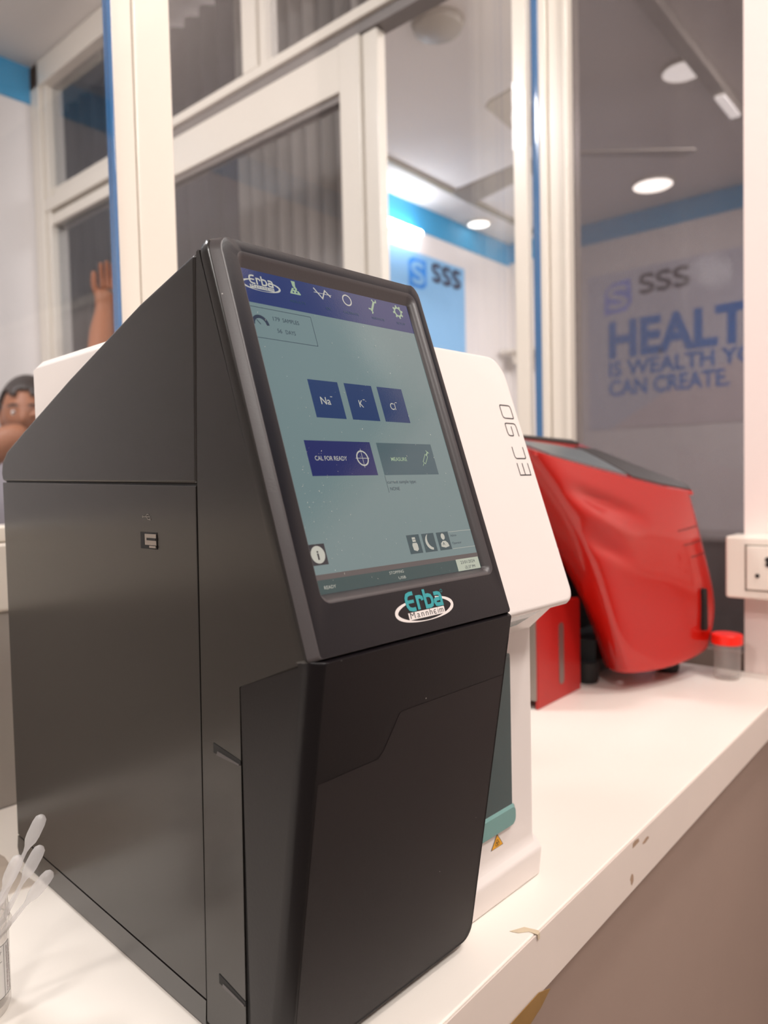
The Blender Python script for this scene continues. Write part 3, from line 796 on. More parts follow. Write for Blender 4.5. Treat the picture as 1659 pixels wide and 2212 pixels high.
# lower front door
def DP(u, s, h):        # s from the bottom, plane of the lower door
    b = Vector((0, .0355, -.2140)); L = b.length; b.normalize()
    nn = Vector((0, b.z, -b.y))
    p = Vector((u, .2455, 1.0172))+b*(.2165-s)+nn*h
    return p
def dloop(i, h, back=None, r=(.004, .009, .0015, .0015)):
    out = []
    for u, s in rrect(UL+i[0], UR-i[1], i[2], .2183-i[3], r):
        p = DP(u, s, h)
        if back is not None:
            p.y = back; p.z = p.z-.0185*(s/.2165)**6 if s > .15 else p.z
        out.append(L3(p.x, p.y, p.z))
    return out
loft('lower_door', [dloop((0, 0, 0, 0), 0, back=.3015), dloop((0, 0, 0, 0), -.0085), dloop((.0022, .0012, .0008, .0), -.0040),
                    dloop((.0065, .0030, .0024, .0004), -.0006), dloop((.0078, .0040, .0034, .0006), 0)],
     M['door_black'], an, angle=35)
# panel line and brushed film on the door
dp = Paint(lambda u, s, h: (lambda p: L3(p.x, p.y, p.z))(DP(u/1000, s/1000, h)))
dp.poly([(217.6, 158.3), (257.6, 158.8), (261.6, 162.4), (270.9, 180.0), (273.0, 180.8), (362.6, 180.8), (362.6, 14), (356.6, 5.2), (217.6, 5.2)], M['door_film'], .00015)
dp.build('door_film', an)
e2 = Paint(lambda u, s, h: (lambda p: L3(p.x, p.y, p.z))(DP(u/1000, s/1000, h)))
e2.ribbon([(363.6, 205), (363.6, 13.5), (357.5, 4.4), (219.5, 4.4)], .5, M['seam'], .0002)
e2.build('door_groove', an)
# side covers
pr('side_cover_upper', [(.3298, 1.2190), (.3354, 1.1004), (.6140, 1.1064), (.6165, 1.1125), (.6135, 1.1215), (.6030, 1.1295), (.567, 1.1430), (.484, 1.1725), (.389, 1.2035)],
   UL, UL+.0135, M['black'], bevel=.0022, segs=3)
pr('top_cover', [(.3295, 1.2170), (.330, 1.150), (.44, 1.150), (.44, 1.183), (.389, 1.2005)], UL+.0135, UR-.002, M['black'], bevel=.001)
sp = pr('side_panel_lower', [(.3362, 1.0998), (.6138, 1.1058), (.6150, .8235), (.3426, .8195)], UL, UL+.004, M['black'], bevel=.0005)
# usb port: dark recess with a metal tongue, symbol above
us = Paint(lambda u, s, h: L3(UL-h, u, s))
us.rect(.3775, .3962, 1.0642, 1.0738, M['seam'], .0003)
us.build('usb_recess', an)
box('usb_socket', UL-.0007-OU, UL-.0003-OU, .3778-OV, .3905-OV, 1.0665-T, 1.0728-T, M['steel'], an)
box('usb_tongue', UL-.0010-OU, UL-.0007-OU, .3778-OV, .3880-OV, 1.0692-T, 1.0706-T, M['seam'], an)
box('usb_spring', UL-.0011-OU, UL-.0007-OU, .3778-OV, .3850-OV, 1.0650-T, 1.0662-T, M['steel'], an)
ui = Paint(lambda u, s, h: L3(UL-h, u, s))
ui.ribbon([(.3925, 1.0826), (.3845, 1.0826)], .0005, M['grey_print'], .0002)
ui.ribbon([(.3895, 1.0826), (.3880, 1.0840), (.3860, 1.0840)], .0005, M['grey_print'], .0002)
ui.ribbon([(.3885, 1.0826), (.3870, 1.0811), (.3850, 1.0811)], .0005, M['grey_print'], .0002)
ui.disc((.3928, 1.0826), .0007, M['grey_print'], .0002, seg=10); ui.rect(.3840, .3852, 1.0806, 1.0816, M['grey_print'], .0002)
ui.build('usb_symbol', an)
# base strip
lowA = [L3(UL+.0022, .606, .8000), L3(UL-.0004, .6125, .8062), L3(UL-.0004, .6155, .8130), L3(UL+.0002, .6155, .8222),
        L3(UL+.0002, .3432, .8183), L3(UL-.0004, .3432, .8062), L3(UL+.0022, .3432, .8000)]
lowB = [L3(.3600, p.y+OV, p.z+T) for p in lowA]
n = len(lowA)
link_mesh('base_strip', lowA+lowB, [tuple(range(n)), tuple(range(2*n-1, n-1, -1))]+[(i, n+i, n+(i+1) % n, (i+1) % n) for i in range(n)], M['black'], an, smooth=True, angle=20)
# white housing
UW = .4662
pr('upper_housing', [(.33, 1.02), (.33, 1.1895), (.340, 1.194), (.4, 1.198), (.590, 1.198), (.590, 1.02)], UL+.0150, UW-.0005, M['white_plastic'], bevel=.0075, segs=1)
pr('lower_housing', [(.2970, .990), (.2970, .831), (.2950, .827), (.2920, .823), (.2945, .8005), (.602, .8005), (.604, .83), (.604, 1.04), (.29, 1.04)], UR-.006, UW, M['white_plastic'], bevel=.003, segs=3)
pr('foot_flare', [(.2975, .8300), (.2912, .8225), (.2940, .8002), (.606, .8002), (.608, .82), (.604, .826)], UR-.006, UW+.0028, M['white_plastic'], bevel=.002, segs=3)
# neck under the front panel with the teal notch
pr('panel_neck', [(.2700, 1.0130), (.3, 1.03), (.31, .986), (.2975, .9875)], UR-.004, UW-.0012, M['white_plastic'], bevel=.003, segs=3)
def WP(u, s, h): return FP(u, s, -.0145+h)
def wloop(i, h, r=.016):
    return [WP(u, s, h) for u, s in rrect(UR-.012, UW-i, -.0035+i, .1862-i, (.001, r*.55, r, .001), k=8)]
loft('front_panel', [wloop(.001, -.016), wloop(0, -.012), wloop(0, -.004), wloop(.0012, -.0012), wloop(.0035, 0)], M['white_plastic'], an, angle=50)
nt_ = Paint(lambda u, s, h: L3(u, .2700+(.0275)*(1-s)-.0009-h*0, .9875+.0255*s-.0005))
nt_.poly([(.372, .86), (.4480, .80), (.4300, .40), (.372, .36)], M['teal_dark'])
nt_.poly([(.372, .62), (.4385, .60), (.4300, .40), (.372, .36)], M['teal'])
no = nt_.build('neck_notch', an)
# letters EC 90 running up the panel
ec = Paint(lambda u, s, h: WP(u/1000, s/1000, h))
wd = .95
ec.ribbon([(443.6, 100.5), (443.6, 91.4), (457.2, 91.4), (457.2, 100.5)], wd, M['ink'])
ec.ribbon([(450.1, 91.4), (450.1, 100.5)], wd, M['ink'])
ec.ribbon([(443.4, 113.0), (443.4, 106.2), (444.0, 104.6), (445.4, 104.0), (455.8, 104.0), (457.0, 104.6), (457.2, 105.6), (457.2, 113.0)], wd, M['ink'])
ec.ribbon([(457.0, 121.3), (457.0, 128.4), (456.4, 130.4), (454.6, 131.2), (445.0, 131.2), (443.8, 130.8), (443.6, 129.6), (443.6, 124.0), (444.2, 122.2), (445.8, 121.6), (449.6, 121.6), (450.3, 122.2), (450.4, 123.2), (450.4, 129.0)], wd, M['ink'])
ec.ribbon([(444.4, 145.4), (455.0, 145.4), (456.4, 144.8), (457.1, 143.2), (457.1, 136.4), (456.8, 135.5), (455.8, 135.2), (446.2, 135.2), (444.4, 135.8), (443.6, 137.4), (443.6, 144.4)], wd, M['ink'], closed=True)
ec.build('model_letters', an)
# teal sampling door with lip, warning sticker
VB = .2970
def bl(u0, u1, z0, z1, r, v): return [L3(u, v, z) for u, z in rrect(u0, u1, z0, z1, r)]
loft('sample_door', [bl(.385, .4362, .860, .975, (.001, .002, .002, .001), VB+.002), bl(.385, .4362, .860, .975, (.001, .002, .002, .001), VB-.0012),
                     bl(.387, .4345, .862, .973, (.001, .002, .002, .001), VB-.0022)], M['teal_dark'], an)
loft('door_lip', [bl(.385, .4388, .8500, .866, (.012, .006, .005, .001), VB+.001), bl(.385, .4388, .8500, .866, (.012, .006, .005, .001), VB-.002),
                  bl(.388, .4368, .8515, .864, (.010, .005, .004, .001), VB-.0038)], M['teal'], an)
wt = Paint(lambda u, s, h: L3(u, VB-h, s))
wt.poly([(.4184, .8490), (.4106, .8390), (.4256, .8390)], M['ink'], .0002)
wt.poly([(.4184, .8481), (.4114, .8394), (.4249, .8394)], M['yellow'], .0003)
for a in (90, 210, 330):
    wt.ring((.4182+.0012*math.cos(math.radians(a)), .8423+.0012*math.sin(math.radians(a))), .0012, .0004, M['ink'], .0004, seg=14)
wt.build('warning_sticker', an)

# ------------------------------------------------------------------ the red analyser
ra = empty('red_analyser', (1.0, .46, T))
tag(ra, 'glossy red tabletop analyser with a sloping top panel beside the mesh window', 'laboratory analyser')
RO = Vector((1.0, .46, T))
rows = [
 [(.957,.394,.831),(1.023,.367,.828),(1.085,.346,.835),(1.147,.338,.845),(1.150,.46,.84),(1.07,.485,.835),(.980,.440,.824)],
 [(.917,.398,.904),(1.024,.369,.890),(1.085,.342,.896),(1.160,.326,.897),(1.160,.48,.90),(1.06,.50,.90),(.955,.448,.889)],
 [(.887,.402,.968),(1.012,.371,.956),(1.076,.345,.957),(1.153,.334,.946),(1.155,.49,.96),(1.03,.52,.96),(.945,.472,.957)],
 [(.834,.405,1.043),(.975,.382,1.021),(1.062,.352,1.011),(1.143,.342,.990),(1.145,.51,1.03),(.98,.545,1.04),(.900,.50,1.037)],
 [(.795,.412,1.092),(.930,.392,1.066),(1.052,.358,1.044),(1.125,.345,1.034),(1.125,.53,1.10),(.88,.57,1.11),(.835,.52,1.09)],
 [(.766,.425,1.131),(.894,.404,1.1065),(1.040,.3645,1.078),(1.103,.348,1.073),(1.098,.54,1.158),(.80,.595,1.168),(.765,.51,1.150)]]
nc = 7; V = []
for r in rows:
    for p in r: V.append(Vector(p)-RO)
top = [Vector(p)-RO for p in rows[-1]]
cen = sum(top, Vector())/nc
bot = [Vector(p)-RO for p in rows[0]]
bc = sum(bot, Vector())/nc
V += [bc+(p-bc)*.93-Vector((0, 0, .002)) for p in bot]
F = []
for j in range(5):
    for i in range(nc):
        F.append((j*nc+i, j*nc+(i+1) % nc, (j+1)*nc+(i+1) % nc, (j+1)*nc+i))
for i in range(nc):
    F.append((i, 6*nc+i, 6*nc+(i+1) % nc, (i+1) % nc))
F.append(tuple(range(6*nc, 7*nc))[::-1])
sh_ = link_mesh('shell', V, F, M['red'], ra, smooth=True, subsurf=4)
bm = bmesh.new(); bm.from_mesh(sh_.data)
cl = bm.edges.layers.float.get('crease_edge') or bm.edges.layers.float.new('crease_edge')
for e in bm.edges:
    a, b = sorted((e.verts[0].index, e.verts[1].index))
    ra_, rb_ = a//nc, b//nc
    if ra_ == rb_ and ra_ == 5: e[cl] = 1.0
    if ra_ == rb_ and ra_ == 0: e[cl] = .95
    if ra_ == rb_ and ra_ == 6: e[cl] = .9
    if ra_ != rb_ and a % nc == 0 and b % nc == 0 and rb_ <= 5: e[cl] = .35
    if ra_ != rb_ and a % nc in (3, 4) and a % nc == b % nc and rb_ <= 5: e[cl] = .3
bmesh.ops.delete(bm, geom=[v for v in bm.verts if not v.link_faces], context='VERTS')
bm.to_mesh(sh_.data); bm.free()
# fix the smoothed surface and press the two swooping grooves into the near side
dg = bpy.context.evaluated_depsgraph_get(); dg.update()
me2 = bpy.data.meshes.new_from_object(sh_.evaluated_get(dg))
sh_.modifiers.clear(); sh_.data = me2
me2.polygons.foreach_set('use_smooth', [True]*len(me2.polygons))
def groove(x, z, ax, az, bx, bz, wid, amp):
    dx, dz = bx-ax, bz-az; L = math.hypot(dx, dz)
    t = ((x-ax)*dx+(z-az)*dz)/L/L; d = ((x-ax)*-dz+(z-az)*dx)/L
    if t < 0 or t > 1.0: return 0
    fade = math.sin(math.pi*t**.75)**1.5
    return amp*fade*math.exp(-(d/wid)**2)
for v in me2.vertices:
    x, z = v.co.x+1.0, v.co.z+T
    if abs(v.normal.y) > .6 and v.co.y+.46 < .45:
        d = groove(x, z, .81, 1.090, 1.0, 1.036, .010, .007)+groove(x, z, .82, 1.066, .98, 1.010, .009, -.004)+groove(x, z, .83, 1.036, .97, .980, .010, .007)
        d *= min(1, max(0, (abs(v.normal.y)-.6)/.25))
        v.co.y += d
me2.set_sharp_from_angle(angle=math.radians(40))
# sloping top: red rim sheet, display and keypad follow the same ruled surface
Nn = [Vector(p)-RO for p in rows[-1][:4]]
Ff = [Vector(p)-RO for p in (rows[-1][5], (1.0, .560, 1.1615), rows[-1][4], rows[-1][3])]
def along(pl, t):
    t *= len(pl)-1; i = min(int(t), len(pl)-2); return pl[i].lerp(pl[i+1], t-i)
def TS(t, w, h=0.0):
    a, b = along(Nn, t), along(Ff, t)
    p = a.lerp(b, w); p.z += h+.004*math.sin(math.pi*min(1, max(0, w)))
    return p
def patch(name, t0, t1, w0, w1, h, th, m, par, nt=24, nw=6):
    V = []; 
    for k, hh in enumerate((h, h-th)):
        for i in range(nt+1):
            for j in range(nw+1):
                V.append(TS(t0+(t1-t0)*i/nt, w0+(w1-w0)*j/nw, hh))
    F = []; N1 = (nt+1)*(nw+1); W_ = nw+1
    for i in range(nt):
        for j in range(nw):
            a = i*W_+j
            F.append((a, a+W_, a+W_+1, a+1)); F.append((N1+a, N1+a+1, N1+a+W_+1, N1+a+W_))
    for i in range(nt):
        a = i*W_; F.append((a, N1+a, N1+a+W_, a+W_)); a += nw; F.append((a, a+W_, N1+a+W_, N1+a))
    for j in range(nw):
        a = j; F.append((a, a+1, N1+a+1, N1+a)); a += nt*W_; F.append((a, N1+a, N1+a+1, a+1))
    return link_mesh(name, V, F, m, par, smooth=True, angle=40)
M['panel_dark'] = mat('dark_panel_film', srgb(58, 54, 52), 0.5, spec=.3, coat=0, var=.04)
M['panel_grey'] = mat('grey_display', srgb(98, 104, 106), 0.35, coat=0, var=.05)
patch('top_sheet', .015, .945, .03, .975, .0, .005, M['red'], ra, nt=36)
patch('display', .12, .50, .10, .62, .0022, .006, M['panel_grey'], ra)
patch('keypad', .515, .94, .08, .74, .0022, .006, M['panel_dark'], ra)
patch('rear_strip', .05, .62, .86, .95, .004, .008, M['panel_dark'], ra)
# front slot, lines, feet, underside
sl = [Vector((1.152-.0*0, .3290, .935)), Vector((1.152, .3290, .872))]
def capsule(name, c, r, hgt, m, par, nrm, th=.003, lift=.0):
    nrm = Vector(nrm).normalized(); side = nrm.cross(Vector((0, 0, 1))).normalized(); upv = side.cross(nrm)
    pts = []
    for i in range(9): a = math.pi*i/8; pts.append((r*math.cos(a), hgt/2-r+r*math.sin(a)))
    for i in range(9): a = math.pi+math.pi*i/8; pts.append((r*math.cos(a), -hgt/2+r+r*math.sin(a)))
    c = Vector(c)-RO if par is ra else Vector(c)
    V = [c+side*a+upv*b+nrm*lift for a, b in pts]; n = len(V); V += [v-nrm*th for v in V]
    return link_mesh(name, V, [tuple(range(n)), tuple(range(2*n-1, n-1, -1))]+[(i, n+i, n+(i+1) % n, (i+1) % n) for i in range(n)], m, par)
from mathutils.bvhtree import BVHTree
bvh = BVHTree.FromPolygons([v.co.copy() for v in me2.vertices], [tuple(p.vertices) for p in me2.polygons])
for (xa, xb, za, zb) in ((1.050, 1.118, 1.020, 1.026), (1.062, 1.122, .999, 1.004), (1.078, 1.126, .981, .985)):
    Vt, Vb = [], []
    for i in range(13):
        x = xa+(xb-xa)*i/12; z = za+(zb-za)*i/12
        for lst, dz in ((Vt, .0007), (Vb, -.0007)):
            hit = bvh.ray_cast(Vector((x, 0.1, z+dz))-RO, Vector((0, 1, 0)))
            if hit[0]: lst.append(hit[0]-Vector((0, .0004, 0)))
    if len(Vt) == 13 and len(Vb) == 13:
        link_mesh('panel_line', Vt+Vb, [(i, i+1, 14+i, 13+i) for i in range(12)], M['red_line'], ra, solid=.0005)
SLOT = capsule('front_slot', (1.1005, .3415, .9035), .0045, .062, M['rubber'], ra, (-.24, -.97, .02), th=.012, lift=.006)
box('chassis', .0, .145, .0, .10, .012, .06, M['rubber'], ra)
box('rear_chassis', -.035, .13, .055, .13, .012, .20, M['rubber'], ra)
for (fx, fy) in ((-.006, .012), (.12, -.06), (.11, .10), (-.01, .11)):
    lathe('foot', [(0, 0), (.016, 0), (.018, .006), (.017, .030), (0, .030)], M['rubber'], ra, loc=(fx, fy, 0), seg=24)

# red slotted plate beside it
rb = empty('slotted_box', (.89, .48, T)); tag(rb, 'small red upright metal box with a slotted face between the two analysers', 'metal box')
def rbx(name, prof_pts, y0, y1, m):
    n = len(prof_pts)
    V = [Vector((x-.89, y0-.48, z-T)) for x, z in prof_pts]+[Vector((x-.89, y1-.48, z-T)) for x, z in prof_pts]
    return link_mesh(name, V, [tuple(range(n)), tuple(range(2*n-1, n-1, -1))]+[(i, n+i, n+(i+1) % n, (i+1) % n) for i in range(n)], m, rb, bevel=.0012)
rbx('face_plate', [(.832, T), (.955, T), (.955, .927), (.950, .931), (.848, .931), (.832, .918)], .462, .466, M['red_dark'])
rbx('rear_plate', [(.834, T), (.953, T), (.953, .929), (.834, .929)], .496, .500, M['red_dark'])
rbx('top_plate', [(.834, .924), (.953, .924), (.953, .9295), (.834, .9295)], .466, .496, M['red_dark'])
rbx('side_plate', [(.828, T+.012), (.832, T+.012), (.832, .92), (.828, .914)], .463, .499, M['steel'])
c0 = capsule('slot', (.897-.89, .4612-.48, .862-T), .0068, .084, M['steel'], rb, (0, -1, 0), th=.0006)

# ------------------------------------------------------------------ specimen container by the wall
def container(name, loc, lid, label):
    e = empty(name, loc); tag(e, label, 'specimen container')
    prof = [(0, .0015), (.014, .0), (.0165, .0015), (.0178, .004), (.0186, .050), (.0186, .058), (.0178, .0578), (.0172, .006), (.013, .0035), (0, .0035)]
    lathe('cup', prof, M['cup'], e)
    if lid:
        lathe('lid', [(0, .066), (.0195, .066), (.0212, .0645), (.0216, .052), (.0205, .0515), (.0200, .058), (0, .060)], M['lid'], e)
    return e
container('specimen_container', (1.128, .3155, T), True, 'clear specimen container with a bright red lid under the socket box')
# open cup with droppers at the near left
cu = empty('dropper_cup', (.1505, .4475, T)); tag(cu, 'open clear labelled cup holding plastic droppers at the left edge', 'cup')
lathe('cup', [(0, .0015), (.0150, 0), (.0180, .0018), (.0192, .005), (.0196, .049), (.0215, .0495), (.0215, .0508), (.0198, .0512), (.0198, .054), (.0204, .0548), (.0198, .0560),
              (.0198, .0578), (.0204, .0586), (.0198, .0598), (.0196, .0650), (.0188, .0650), (.0186, .052), (.0182, .007), (.014, .0035), (0, .0035)], M['cup'], cu, seg=56)
# label on the cup side facing the camera
def cylmap(u, s, h):
    a = math.radians(-88)+u/.0197
    r = .01975+h
    return Vector((r*math.cos(a), r*math.sin(a), s))
lb = Paint(cylmap)
N = 16
A0, A1 = -.022, .0165
for i in range(N):
    a, b = A0+(A1-A0)*i/N, A0+(A1-A0)*(i+1)/N
    lb.poly([(a, .013), (b, .013), (b, .043), (a, .043)], M['label_paper'], .0001)
for z in (.0132, .0428, .034):
    for i in range(N):
        a, b = A0+(A1-A0)*i/N, A0+(A1-A0)*(i+1)/N
        if z == .034 and b > .0108: continue
        lb.poly([(a, z-.00012), (b, z-.00012), (b, z+.00012), (a, z+.00012)], M['ink'], .0002)
for u_ in (.0108, .0163):
    lb.poly([(u_, .0132), (u_+.0002, .0132), (u_+.0002, .0428), (u_, .0428)], M['ink'], .0002)
lb.text('Container', -.006, .0385, .0022, M['ink'], .0003, width=.0150)
lb.text('50 ml', -.004, .0352, .0018, M['ink'], .0003, width=.0060)
lb.text('For single use only, keep away from heat', .0138, .0150, .0013, M['ink_red'], .0003, rot=math.pi/2, width=.026)
lb.text('Store in a cool and dry place', .0158, .0150, .0010, M['ink_red'], .0003, rot=math.pi/2, width=.026)
lb.build('label', cu)
# droppers
def dropper(p0, p1, label):
    p0, p1 = Vector(p0), Vector(p1)
    d = (p1-p0); L = d.length
    tilt = d.to_track_quat('Z', 'Y').to_matrix()
    e = empty('plastic_dropper', tuple(p0)); tag(e, label, 'dropper', 'droppers in the clear cup')
    bl_ = .019
    lathe('bulb', [(.0011, L-bl_-.003), (.0017, L-bl_), (.0032, L-bl_+.0035), (.0036, L-bl_+.007), (.0036, L-.005), (.0031, L-.0018), (.0016, L-.0002), (0, L)], M['pp'], e, seg=22, tilt=tilt)
    lathe('tube', [(.0004, 0), (.0007, .004), (.0013, .02), (.0016, L*.55), (.0011, L-bl_-.003)], M['pp'], e, seg=14, tilt=tilt)
    return e
cx, cy = .1505, .4475
dropper((cx-.012, cy+.004, T+.006), (.1830, .4230, T+.1118), 'clear plastic dropper standing tallest in the open cup')
dropper((cx-.013, cy-.002, T+.006), (.1860, .4330, T+.0895), 'clear plastic dropper second tallest in the open cup, just under the tallest')
dropper((cx-.010, cy+.008, T+.006), (.1700, .4250, T+.0925), 'clear plastic dropper leftmost in the open cup')
dropper((cx-.016, cy+.002, T+.012), (.1900, .4300, T+.0735), 'clear plastic dropper leaning lowest out of the open cup to the right')
# polythene pouch behind
random.seed(5)
V = []; F = []
nx, ny = 9, 7
for j in range(ny):
    for i in range(nx):
        V.append((.13+.105*i/(nx-1)+random.uniform(-.002, .002), .56+.12*j/(ny-1)+random.uniform(-.002, .002), T+.0012+.010*math.sin(math.pi*i/(nx-1))*math.sin(math.pi*j/(ny-1))*random.uniform(.4, 1.5)))
for j in range(ny-1):
    for i in range(nx-1):
        a = j*nx+i; F.append((a, a+1, a+nx+1, a+nx))
pv = link_mesh('polythene_pouch', V, F, M['poly'], smooth=False, solid=.0006)
tag(pv, 'crumpled clear polythene pouch lying behind the open cup', 'plastic pouch')
# small white switch on the low wall behind the counter
sw = empty('switch_plate', (.310, Q, .868)); tag(sw, 'small white switch plate on the grey low wall at the left edge', 'switch')
box('plate', -.022, .022, -.010, -.0005, -.026, .026, M['socket'], sw, bevel=.004)
box('rocker', -.010, .010, -.013, -.010, -.012, .012, M['socket'], sw, bevel=.001)

# ------------------------------------------------------------------ power socket on the pink wall
so = empty('power_socket', (1.183, .22, .964)); tag(so, 'cream surface-mounted power socket box on the pink wall', 'power socket')
box('back_box', -.053, 0.0, -.11, .0985, -.0455, .0450, M['socket'], so, bevel=.004)
box('module_plate', -.0555, -.053, -.075, .0690, -.031, .0315, M['socket'], so, bevel=.0015)
boxes('recess_line', [(-.0536, -.0528, -.0775, .0715, .0315, .0335), (-.0536, -.0528, -.0775, .0715, -.033, -.031), (-.0536, -.0528, .0690, .0715, -.033, .0335)], M['cove'], so)
for (y, z, r) in ((.0405, .013, .0042), (.0405, .006, .0036), (.0545, -.0105, .0030), (.0265, -.0105, .0030)):
    lathe('pin_hole', [(0, -.0008), (r, -.0008), (r, .0004), (0, .0004)], M['hole'], so, seg=16, loc=(-.0558, y, z), tilt=Matrix.Rotation(math.pi/2, 3, 'Y'))
box('rocker_switch', -.0575, -.0555, -.055, -.015, -.018, .018, M['socket'], so, bevel=.001)

# ------------------------------------------------------------------ the person in the cabin
pn = empty('person', (.97, 2.28, 0)); tag(pn, 'person with black hair standing behind the left glass, one hand raised, face half hidden', 'person')
PO = Vector((.97, 2.28, 0))
def skin(name, joints, edges, radii, m, parent, lv=2, root=0):
    me = bpy.data.meshes.new(name)
    me.from_pydata([tuple(Vector(j)) for j in joints], edges, [])
    me.materials.append(m)
    o = bpy.data.objects.new(name, me); C.objects.link(o); o.parent = parent
    md = o.modifiers.new('skin', 'SKIN'); md.use_smooth_shade = True
    for i, r in enumerate(radii):
        sv = me.skin_vertices[0].data[i]
        sv.radius = (r, r) if not isinstance(r, tuple) else r
        sv.use_root = (i == root)
    md = o.modifiers.new('sub', 'SUBSURF'); md.levels = lv; md.render_levels = lv
    return o
# facing the camera: the person's left-right axis
fwd = Vector((-.55, -.835, 0)); lat = Vector((.835, -.55, 0))
def B(a, f, z): return Vector((0, 0, z))+lat*a+fwd*f
# body: torso, legs, head base, both arms with hands
J = [B(0, 0, .82), B(0, .0, .98), B(0, .01, 1.10), B(0, .0, 1.20), B(.01, .02, 1.245), B(.03, .035, 1.30),
     B(.085, 0, .78), B(.09, .02, .43), B(.09, 0, .07), B(.09, .10, .035),
     B(-.085, 0, .78), B(-.09, .02, .43), B(-.09, 0, .07), B(-.09, .10, .035),
     B(.15, .0, 1.17), B(.215, .10, 1.20), B(.235, .10, 1.36), B(.240, -.02, 1.58), B(.248, -.06, 1.66), B(.250, -.06, 1.73),
     B(-.15, .0, 1.17), B(-.20, .22, 1.14), B(-.10, .26, 1.17), B(.02, .25, 1.235), B(.065, .235, 1.262)]
E_ = [(0, 1), (1, 2), (2, 3), (3, 4), (4, 5), (0, 6), (6, 7), (7, 8), (8, 9), (0, 10), (10, 11), (11, 12), (12, 13),
      (3, 14), (14, 15), (15, 16), (16, 17), (17, 18), (18, 19), (3, 20), (20, 21), (21, 22), (22, 23), (23, 24)]
Rr = [(.13, .10), (.12, .09), (.14, .10), (.13, .09), .052, .052, .075, .052, .036, .030, .075, .052, .036, .030,
      .055, .048, .046, .040, (.030, .024), (.038, .016), .060, .056, .055, .048, (.046, .026)]
skin('body', J, E_, Rr, M['skin'], pn)
# shirt and trousers
skin('shirt', [B(0, 0, .80), B(0, 0, .98), B(0, .01, 1.10), B(0, 0, 1.195), B(.15, 0, 1.172), B(.200, .075, 1.188), B(-.15, 0, 1.172), B(-.225, .12, 1.135)],
     [(0, 1), (1, 2), (2, 3), (3, 4), (4, 5), (3, 6), (6, 7)], [(.15, .12), (.135, .105), (.155, .115), (.135, .095), .068, .062, .068, .062], M['cloth'], pn)
skin('trousers', [B(0, 0, .86), B(.088, 0, .76), B(.09, .02, .43), B(.09, 0, .10), B(-.088, 0, .76), B(-.09, .02, .43), B(-.09, 0, .10)],
     [(0, 1), (1, 2), (2, 3), (0, 4), (4, 5), (5, 6)], [(.14, .115), .09, .066, .052, .09, .066, .052], M['trouser'], pn)
# raised hand: five fingers
hb = B(.250, -.06, 1.735)
for k, (a, L_, r) in enumerate(((-.006, .062, .0090), (.010, .068, .009), (.026, .062, .009), (.042, .048, .0078))):
    skin('finger', [hb+lat*a*.8+Vector((0, 0, -.01)), hb+lat*a*1.05+Vector((0, 0, L_*.45))+fwd*.004, hb+lat*a*1.1+Vector((0, 0, L_*.8))+fwd*.012, hb+lat*a*1.1+Vector((0, 0, L_*1.15))+fwd*.02],
         [(0, 1), (1, 2), (2, 3)], [r, r*.95, r*.85, r*.7], M['skin'], pn, lv=1)
skin('thumb', [hb+lat*-.014+Vector((0, 0, -.04)), hb+lat*-.030+Vector((0, 0, .0))+fwd*.01, hb+lat*-.028+Vector((0, 0, .045))+fwd*.016], [(0, 1), (1, 2)], [.013, .011, .008], M['skin'], pn, lv=1)
h2 = B(.095, .232, 1.268)
for k in range(4):
    zz = .022-.016*k
    skin('finger', [h2+Vector((0, 0, zz))-lat*.01, h2+lat*.035+Vector((0, 0, zz))+fwd*.006, h2+lat*.058+Vector((0, 0, zz*1.05))-fwd*.008, h2+lat*.066+Vector((0, 0, zz))-fwd*.026],
         [(0, 1), (1, 2), (2, 3)], [.0085, .0085, .0078, .0068], M['skin'], pn, lv=1)
skin('thumb', [h2+Vector((0, 0, .028))-lat*.03, h2+lat*.0+Vector((0, 0, .047))-fwd*.004, h2+lat*.024+Vector((0, 0, .052))-fwd*.014], [(0, 1), (1, 2)], [.012, .010, .008], M['skin'], pn, lv=1)
# head as one shaped surface with a face
hc = B(.035, .05, 1.315)
bm = bmesh.new()
bmesh.ops.create_uvsphere(bm, u_segments=48, v_segments=36, radius=1.0)
for v in bm.verts:
    a, f, z = v.co.x, v.co.y, v.co.z      # a lateral, f forward (+y), z up
    wx, wf, wz = .072, .092, .108
    if z < -.1: 
        t = min(1, (-.1-z)/.9); wx *= 1-.38*t; wf *= 1-.22*t
    x_, f_, z_ = a*wx, f*wf, z*wz
    if f > 0:
        nose = math.exp(-(a/.16)**2)*math.exp(-((z+.18)/.20)**2); f_ += .020*nose
        for sgn in (-1, 1):
            f_ -= .009*math.exp(-((a-sgn*.36)/.17)**2)*math.exp(-((z-.04)/.11)**2)
            f_ += .004*math.exp(-((a-sgn*.36)/.22)**2)*math.exp(-((z-.22)/.07)**2)
        f_ += .005*math.exp(-(a/.25)**2)*math.exp(-((z+.50)/.07)**2)
        f_ += .008*math.exp(-(a/.3)**2)*math.exp(-((z+.85)/.12)**2)
    v.co = hc+lat*x_+fwd*f_+Vector((0, 0, z_))
me = bpy.data.meshes.new('head'); bm.to_mesh(me); bm.free(); me.materials.append(M['skin'])
me.polygons.foreach_set('use_smooth', [True]*len(me.polygons))
hd = bpy.data.objects.new('head', me); C.objects.link(hd); hd.parent = pn
bm = bmesh.new()
bmesh.ops.create_uvsphere(bm, u_segments=48, v_segments=36, radius=1.0)
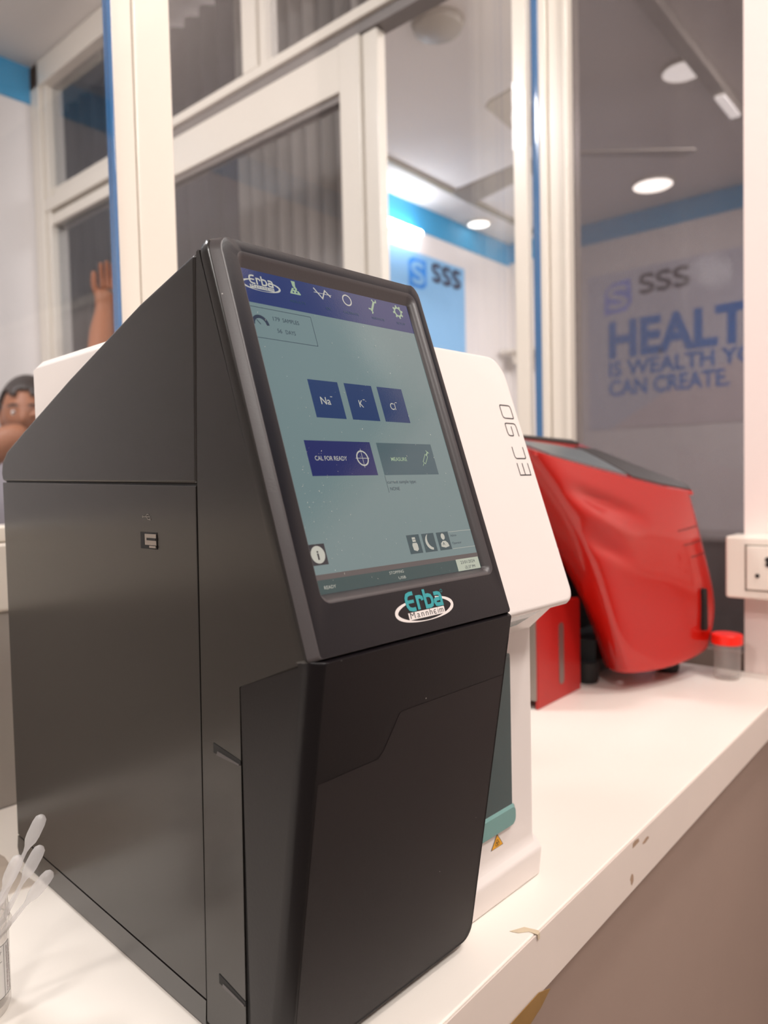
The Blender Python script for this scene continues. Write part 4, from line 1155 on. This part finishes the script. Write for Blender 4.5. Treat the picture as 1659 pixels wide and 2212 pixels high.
dele = [v for v in bm.verts if (v.co.y > .25 and v.co.z < .46+.1*math.cos(v.co.x*9)) or v.co.z < -.55 or (v.co.y > -.1 and v.co.z < -.05)]
bmesh.ops.delete(bm, geom=dele, context='VERTS')
for v in bm.verts:
    a, f, z = v.co.x, v.co.y, v.co.z
    v.co = hc+lat*a*.079+fwd*(f*.099-.004)+Vector((0, 0, z*.114+.004))
me = bpy.data.meshes.new('hair'); bm.to_mesh(me); bm.free(); me.materials.append(M['hair'])
me.polygons.foreach_set('use_smooth', [True]*len(me.polygons))
hr = bpy.data.objects.new('hair', me); C.objects.link(hr); hr.parent = pn
md = hr.modifiers.new('solid', 'SOLIDIFY'); md.thickness = .006
bun = lathe('hair_bun', [(0, -.035), (.02, -.03), (.034, 0), (.02, .03), (0, .035)], M['hair'], pn, seg=20, loc=tuple(hc-fwd*.11+Vector((0, 0, .03))))
for sgn in (-1, 1):
    ec_ = hc+lat*(sgn*.027)+fwd*.0735+Vector((0, 0, .004))
    lathe('eye', [(0, -.0085), (.006, -.006), (.0085, 0), (.006, .006), (0, .0085)], M['eye'], pn, seg=16, loc=tuple(ec_))
    lathe('iris', [(0, -.004), (.003, -.003), (.0042, 0), (.003, .003), (0, .004)], M['iris'], pn, seg=12, loc=tuple(ec_+fwd*.0055))
    lathe('ear', [(0, -.026), (.008, -.02), (.011, .004), (.008, .02), (0, .026)], M['skin'], pn, seg=14, loc=tuple(hc+lat*(sgn*.073)+Vector((0, 0, -.005))))
    skin('eyebrow', [hc+lat*(sgn*.012)+fwd*.090+Vector((0, 0, .024)), hc+lat*(sgn*.028)+fwd*.086+Vector((0, 0, .028)), hc+lat*(sgn*.046)+fwd*.071+Vector((0, 0, .022))], [(0, 1), (1, 2)], [.003, .0034, .002], M['hair'], pn, lv=1)
skin('mouth', [hc+lat*-.020+fwd*.077+Vector((0, 0, -.055)), hc+fwd*.088+Vector((0, 0, -.054)), hc+lat*.020+fwd*.077+Vector((0, 0, -.055))], [(0, 1), (1, 2)], [.0035, .006, .0035], M['lip'], pn, lv=1)
